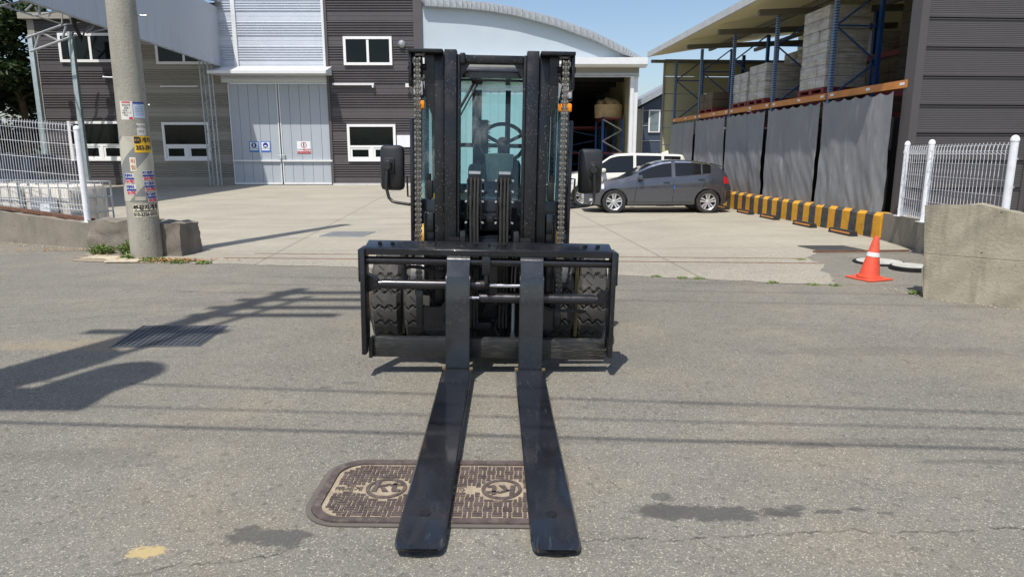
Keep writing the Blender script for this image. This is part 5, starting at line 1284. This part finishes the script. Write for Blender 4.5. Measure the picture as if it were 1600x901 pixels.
b = MB(); b.box(-.6, .6, .88, 2.25, .98, 1.02); b.box(-.55, .55, .88, 1.0, 1.02, 1.22, .03); b.box(-.42, -.30, 1.05, 1.5, 1.02, 1.42, .03); b.box(-.20, -.06, 1.05, 1.15, 1.02, 1.52, .04); b.box(-.5, .5, 2.02, 2.08, 1.66, 1.70); b.box(-.21, -.12, 2.05, 2.1, 1.7, 2.2); b.box(.11, .16, 2.05, 2.1, 1.3, 2.2); P('cab_console', b, m_plast)
b = MB(); b.box(-.20, -.05, 2.0, 2.03, 1.35, 1.92, .004)
for k in range(22): b.box(-.05, -.035, 1.998, 2.0, 1.37 + k * .025, 1.38 + k * .025)
P('rear_grille', b, m_dk)
b = MB(); b.box(-.18, .12, .90, .96, 1.238, 1.255); P('papers', b, m_paper, smooth=False)
# lamps
for s in (-1, 1):
    b = MB(); b.box(*sorted((s * (.53 if s > 0 else .545), s * (.64 if s > 0 else .60))), .93, .99, 1.945, 2.01, .012); la = P('turn_signal', b, m_amber)
    b = MB(); b.box(*sorted((s * .545, s * .645)), .95, 1.0, 2.03, 2.19, .015); h_ = P('head_lamp', b, m_plast)
    b = MB(); b.box(*sorted((s * .56, s * .635)), .938, .95, 2.05, 2.16, .01); P('lens', b, m_lens, h_)
    b = MB(); b.prism([(s * .50, 2.18), (s * .55, 2.15), (s * .53, 2.03)], 'y', .90, .93); P('lamp_bracket', b, m_galv, h_)
# mirrors
for s in (-1, 1):
    mr = MB(); x0, x1, z0, z1 = s * .80 - .097, s * .80 + .097, 1.295, 1.655
    mr.box(x0, x1, .84, .93, z0, z1, .038); h_ = P('mirror', mr, m_plast)
    b = MB(); b.box(x0 + .015, x1 - .015, .931, .936, z0 + .02, z1 - .02); P('mirror_glass', b, m_chrome, h_)
    b = MB(); cx = s * .80 + .03 * s * (1 if s > 0 else .0) - (.02 if s < 0 else 0); b.box(cx - .045, cx + .045, .825, .845, 1.43, 1.555, .008); b.box(cx - .03, cx + .02, .80, .83, 1.455, 1.535, .008); b.cyl((cx - .012, .79, 1.49), (cx - .012, .81, 1.49), .026, n=14); b.cyl((cx + .018, .785, 1.53), (cx + .018, .81, 1.53), .016, n=8); P('clamp', b, m_plast, h_)
    b = MB(); b.tube([(cx - .01, .81, 1.50), (cx - .01 + .01 * s, .80, 1.32), (cx - .0, .80, 1.24), (cx - s * .03, .79, 1.212), (cx - s * .06, .78, 1.205), (s * .60, .72, 1.19)], .0125, 10); b.cyl((s * .615, .72, 1.16), (s * .615, .72, 1.24), .02, n=10); P('mirror_arm', b, m_plast, h_)

# ------------------------------------------------------------------ cars
def make_car(name, label, cat, loc, rz, p, paint, roofpaint=None):
    """long axis x (front at -x), near side -y. Loft of shaped cross sections, wheel openings cut, windows laid on the shell"""
    root = thing(name, label, cat, loc, rz)
    L0, L1 = p['x0'], p['x1']
    def lerp_tab(tab, x):
        if x <= tab[0][0]: return tab[0][1]
        for (a, va), (c, vc) in zip(tab, tab[1:]):
            if x <= c: t = (x - a) / (c - a); return va + (vc - va) * t
        return tab[-1][1]
    def sm(tab, x): return (lerp_tab(tab, x - .05) + lerp_tab(tab, x) * 2 + lerp_tab(tab, x + .05)) / 4
    top = lambda x: sm(p['top'], x); belt = lambda x: min(sm(p['belt'], x), top(x) - .015); bot = lambda x: lerp_tab(p['bot'], x); half = lambda x: sm(p['half'], x)
    NS = 16
    def side(x, j):
        zb, zs, zt, w_ = bot(x), belt(x), top(x), half(x); g = zt - zs; tum = p['tumble']
        if j == 0: return (0, zb)
        if j == 1: return (w_ * .86, zb)
        if j == 2: return (w_ * .955, zb + .03)
        if j == 3: return (w_ * .975, zb + .12 * (zs - zb))
        if j == 4: return (w_ * .968, zb + .32 * (zs - zb))
        if j == 5: return (w_ * .985, zb + .55 * (zs - zb))
        if j == 6: return (w_ * 1.0, zb + .76 * (zs - zb))
        if j == 7: return (w_ * .985, zb + .86 * (zs - zb))
        if j == 8: return (w_ * .955, zs - .008)
        if j == 9: return (w_ * .935, zs + .01 * min(1, g))
        k = {10: .30, 11: .6, 12: .86}.get(j)
        if k: return (w_ * .935 - g * k * tum, zs + g * k)
        if j == 13: return (w_ * .935 - g * .97 * tum - .05, zs + g * .96)
        if j == 14: return ((w_ * .935 - g * tum) * .62, zt - .008)
        return (0, zt)
    nx = 72; xs = [L0 + (L1 - L0) * (.5 - .5 * cos(pi * i / (nx - 1))) * .35 + (L1 - L0) * i / (nx - 1) * .65 for i in range(nx)]
    b = MB(); idx = list(range(NS)) + [-j for j in range(NS - 2, 0, -1)]
    def fn(i, j):
        q = idx[j]; y, z = side(xs[i], abs(q)); return (xs[i], -y if (j < NS) else y, z)
    b.grid(fn, nx, len(idx), cv=True); b.bm.verts.ensure_lookup_table(); m_ = len(idx)
    b.bm.faces.new([b.bm.verts[j] for j in range(m_)][::-1]); b.bm.faces.new([b.bm.verts[(nx - 1) * m_ + j] for j in range(m_)])
    body = b.build('body', paint, root, 30)
    cut = MB(); R = p['R']
    for xw in p['wheels']:
        for s in (-1, 1): cut.cyl((xw, s * .55, R - .005), (xw, s * 1.3, R - .005), R + .055, n=48)
    co = cut.build('cutter', m_dk, root, smooth=False)
    md = body.modifiers.new('cut', 'BOOLEAN'); md.object = co; md.operation = 'DIFFERENCE'; md.solver = 'EXACT'
    bpy.context.view_layer.update()
    me = bpy.data.meshes.new_from_object(body.evaluated_get(bpy.context.evaluated_depsgraph_get())); body.modifiers.clear(); body.data = me
    me.shade_smooth(); me.set_sharp_from_angle(angle=rad(30)); bpy.data.objects.remove(co)
    def skin(x, z, s=-1, off=.004):
        pts = [side(x, j) for j in range(1, 15)]; y = pts[0][0]
        for (ya, za), (yb, zb) in zip(pts, pts[1:]):
            if za <= z <= zb: y = ya + (yb - ya) * (z - za) / max(zb - za, 1e-6); break
        else: y = pts[-1][0] if z > pts[-1][1] else pts[0][0]
        return (x, s * (y + off), z)
    def panel(nm, xa, xb, zlo, zhi, m, par, off=.004, n=22, s=-1, nz=5):
        b = MB(); b.grid(lambda i, j: skin(xa + (xb - xa) * i / n, zlo(xa + (xb - xa) * i / n) + (zhi(xa + (xb - xa) * i / n) - zlo(xa + (xb - xa) * i / n)) * j / nz, s, off), n + 1, nz + 1); return b.build(nm, m, par, 60)
    for s in (-1, 1):
        for (xa, xb) in p['glass']:
            lo = lambda x: belt(x) + .025; hi = lambda x: max(belt(x) + .03, belt(x) + (top(x) - belt(x)) * p.get('gtop', .84))
            pn = panel('side_window', xa, xb, lo, hi, m_cgl, root, .004, s=s)
            if p.get('visor'): panel('visor', xa, xb, lambda x: hi(x) - .01, lambda x: hi(x) + .028, m_chrome, pn, .012, s=s, nz=1)
    # windscreen and back glass
    for nm, (xa, xb), kk in (('windscreen', p['ws'], .93), ('rear_window', p['rw'], .9)):
        b = MB()
        def gf(i, j):
            x = xa + (xb - xa) * i / 10; w_ = (side(x, 13)[0]) * kk; y = -w_ + 2 * w_ * j / 12; pts = [side(x, q) for q in (15, 14, 13)]; ay = abs(y)
            z = pts[0][1] + (pts[1][1] - pts[0][1]) * min(1, ay / max(pts[1][0], .01)) if ay < pts[1][0] else pts[1][1] + (pts[2][1] - pts[1][1]) * (ay - pts[1][0]) / max(pts[2][0] - pts[1][0], .01)
            return (x, y, z + .008)
        b.grid(gf, 11, 13); b.build(nm, m_cgl, root, 60)
    # seams, handles, sill, trim
    for x in p['seams']:
        b = MB(); b.grid(lambda i, j: skin(x[0] + (x[1] - x[0]) * i / 12 + (j - .5) * .010, bot(x[0]) + .10 + (belt(x[0]) - bot(x[0]) - .10) * i / 12, -1, .003), 13, 2); b.build('door_gap', m_dk, root, smooth=False)
    b = MB(); b.grid(lambda i, j: skin(p['sill'][0] + (p['sill'][1] - p['sill'][0]) * i / 20, bot(0) + .105 + j * .010, -1, .003), 21, 2); b.build('sill_gap', m_dk, root, smooth=False)
    for x in p['handles']:
        z = belt(x) - .11; y = skin(x, z)[1]; b = MB(); b.box(x - .09, x + .09, y - .035, y - .01, z - .014, z + .014, .008); h_ = b.build('door_handle', m_plast if p.get('hblack') else paint, root)
        b = MB(); b.box(x - .07, x + .05, y - .004, y + .01, z - .03, z + .02, .008); b.build('recess', m_dk, h_)
    x, z = p['mirror']; 
    for s in (-1, 1):
        y = abs(skin(x, z)[1]); b = MB(); ya, yb = sorted((s * (y + .02), s * (y + .20))); b.box(x - .07, x + .07, ya, yb, z - .02, z + .11, .045); mm = b.build('wing_mirror', p.get('mpaint', paint), root)
        b = MB(); ya, yb = sorted((s * (y - .02), s * (y + .04))); b.box(x - .03, x + .03, ya, yb, z - .02, z + .03, .01); b.build('mount', m_plast, mm)
    for nm, xa, xb, lo, hi, m in p['lamps']:
        for s in (-1, 1): panel(nm, xa, xb, lo, hi, m, root, .006, n=10, s=s)
    for nm, xa, xb, lo, hi, m in p.get('panels', []):
        panel(nm, xa, xb, lo, hi, m, root, .005, n=14)
    # wheels
    wproto = None
    for xw in p['wheels']:
        for s in (-1, 1):
            w_ = thing('wheel', None, None, (xw, s * (half(xw) - .11), R), 0 if s < 0 else pi); w_.parent = root
            if wproto is None:
                b = MB(); ri = R * .70; b.lathe([(ri, -.10), (R - .012, -.10), (R, -.075), (R, .075), (R - .012, .10), (ri, .10)], (0, 0, 0), 'z', 48); a_ = b.build('tyre', m_rub, w_, M=Matrix.Rotation(pi / 2, 4, 'X'))
                b = MB(); b.lathe([(ri + .002, -.09), (ri + .004, -.075), (ri - .012, -.06), (ri - .014, .08), (ri, .09), (ri + .002, .09)], (0, 0, 0), 'z', 48)
                for k in range(5):
                    a = rad(90 + 72 * k); u_ = Vector((cos(a), sin(a), 0)); v_ = Vector((-sin(a), cos(a), 0))
                    for d0, d1, e0, e1 in ((-.034, -.004, -.072, -.016), (.004, .034, .016, .072)):
                        p0 = [u_ * .04 + v_ * d0, u_ * .04 + v_ * d1, u_ * (ri - .004) + v_ * e1, u_ * (ri - .004) + v_ * e0]
                        lo_ = [b.bm.verts.new(q + Vector((0, 0, .05))) for q in p0]; hi_ = [b.bm.verts.new(q + Vector((0, 0, .080 if n_ > 1 else .072))) for n_, q in enumerate(p0)]
                        for q in range(4): b.bm.faces.new((lo_[q], lo_[(q + 1) % 4], hi_[(q + 1) % 4], hi_[q]))
                        b.bm.faces.new(hi_)
                b.lathe([(0, .085), (.03, .084), (.055, .07), (.06, .04)], (0, 0, 0), 'z', 24, False); c_ = b.build('rim', p.get('rimmat', m_alloy), w_, M=Matrix.Rotation(pi / 2, 4, 'X'))
                b = MB(); b.cyl((0, -.035, 0), (0, .06, 0), ri - .015, n=32); b.cyl((0, -.036, 0), (0, -.04, 0), R * .42, n=32); d_ = b.build('brake_disc', m_dk, w_)
                wproto = (a_, c_, d_)
            else:
                for q in wproto: c = q.copy(); C.objects.link(c); c.parent = w_
    for xw in p['wheels']:
        b = MB(); b.box(xw - R - .04, xw + R + .04, -.54, .54, .12, R + .35); b.build('wheel_well', m_dk, root, smooth=False)
    return root
F_ = lambda v: (lambda x: v)
hb = dict(x0=-.80, x1=3.25, wheels=(0, 2.57), R=.315, tumble=.36, visor=True, hblack=False,
    top=[(-.80, .52), (-.72, .66), (-.5, .78), (-.2, .86), (.1, .915), (.38, .965), (.7, 1.16), (1.0, 1.32), (1.3, 1.415), (1.65, 1.452), (2.1, 1.44), (2.5, 1.385), (2.78, 1.31), (2.92, 1.22), (3.08, 1.07), (3.17, .92), (3.25, .70)],
    belt=[(-.8, .50), (-.5, .70), (0, .82), (.5, .885), (1.0, .93), (2.0, 1.0), (2.6, 1.06), (2.95, 1.08), (3.12, .97), (3.25, .68)],
    bot=[(-.8, .24), (-.5, .20), (-.35, .19), (3.0, .22), (3.1, .27), (3.25, .38)],
    half=[(-.80, .52), (-.72, .66), (-.55, .77), (-.2, .845), (.3, .86), (2.6, .86), (2.95, .83), (3.12, .76), (3.25, .60)],
    glass=[(.66, 1.56), (1.66, 2.36), (2.40, 2.62)], ws=(.42, 1.18), rw=(2.86, 3.10), seams=[(.55, .62), (1.60, 1.62), (2.28, 2.52)], sill=(.42, 2.15), handles=[1.42, 2.36], mirror=(.70, .93),
    lamps=[('headlamp', -.66, -.28, F_(.66), lambda x: .70 + .28 * (x + .66), m_lens), ('tail_lamp', 2.98, 3.20, F_(.80), lambda x: 1.0 - .3 * (x - 2.98), m_tail), ('fog_lamp', -.66, -.56, F_(.33), F_(.40), m_lens)],
    panels=[('rear_bumper_shade', 3.10, 3.24, F_(.36), F_(.60), m_plast), ('door_edge_guard', 1.612, 1.65, F_(.66), F_(.75), m_sblue)])
car = make_car('hatchback', 'dark grey five door hatchback parked in front of the cream car', 'car', (2.80, 19.55, 0), 0, hb, m_carp)
b = MB(); b.cyl((2.45, .1, 1.40), (2.62, .1, 1.56), .004, n=5); b.build('aerial', m_plast, car)
b = MB(); b.prism([(2.62, 1.33), (2.99, 1.25), (3.01, 1.27), (2.66, 1.365)], 'y', -.52, .52); b.build('roof_spoiler', m_carp, car)
vn = dict(x0=-.60, x1=3.32, wheels=(0, 2.55), R=.32, tumble=.20, hblack=False, gtop=.86,
    top=[(-.60, .60), (-.56, .85), (-.45, .97), (-.1, 1.03), (.22, 1.07), (.50, 1.30), (.85, 1.56), (1.1, 1.625), (1.6, 1.645), (2.6, 1.62), (3.08, 1.60), (3.18, 1.52), (3.26, 1.05), (3.32, .8)],
    belt=[(-.60, .58), (-.45, .85), (0, .93), (.5, 1.0), (1.5, 1.02), (3.0, 1.06), (3.2, 1.02), (3.32, .76)],
    bot=[(-.60, .26), (-.4, .2), (3.0, .22), (3.32, .36)],
    half=[(-.60, .66), (-.5, .82), (-.2, .875), (.3, .89), (2.8, .89), (3.15, .84), (3.32, .70)],
    glass=[(.50, 1.55), (1.64, 2.42), (2.50, 3.02)], ws=(.26, .98), rw=(3.17, 3.27), seams=[(.45, .5), (1.58, 1.6), (2.3, 2.48)], sill=(.4, 2.15), handles=[1.42, 2.3], mirror=(.62, 1.06),
    lamps=[('headlamp', -.52, -.30, F_(.70), F_(.90), m_lens), ('tail_lamp', 3.08, 3.2, F_(.8), F_(1.1), m_tail)])
v = make_car('boxy_car', 'cream white boxy car with dark windows parked behind the dark hatchback', 'car', (2.2, 22.1, 0), 0, vn, m_vanp)
b = MB(); b.prism([(2.55, 1.62), (2.80, 1.60), (2.78, 1.70), (2.74, 1.71)], 'y', -.02, .02); b.build('roof_fin', m_vanp, v)
sv = dict(vn); sv['visor'] = False; sv['rimmat'] = m_dk; sv['mpaint'] = m_suvp; sv['lamps'] = sv['lamps'][:1]
make_car('black_car', 'black car partly hidden behind the left mesh fence and the white totes', 'car', (-17.1, 20.8, 0), rad(-3), sv, m_suvp)
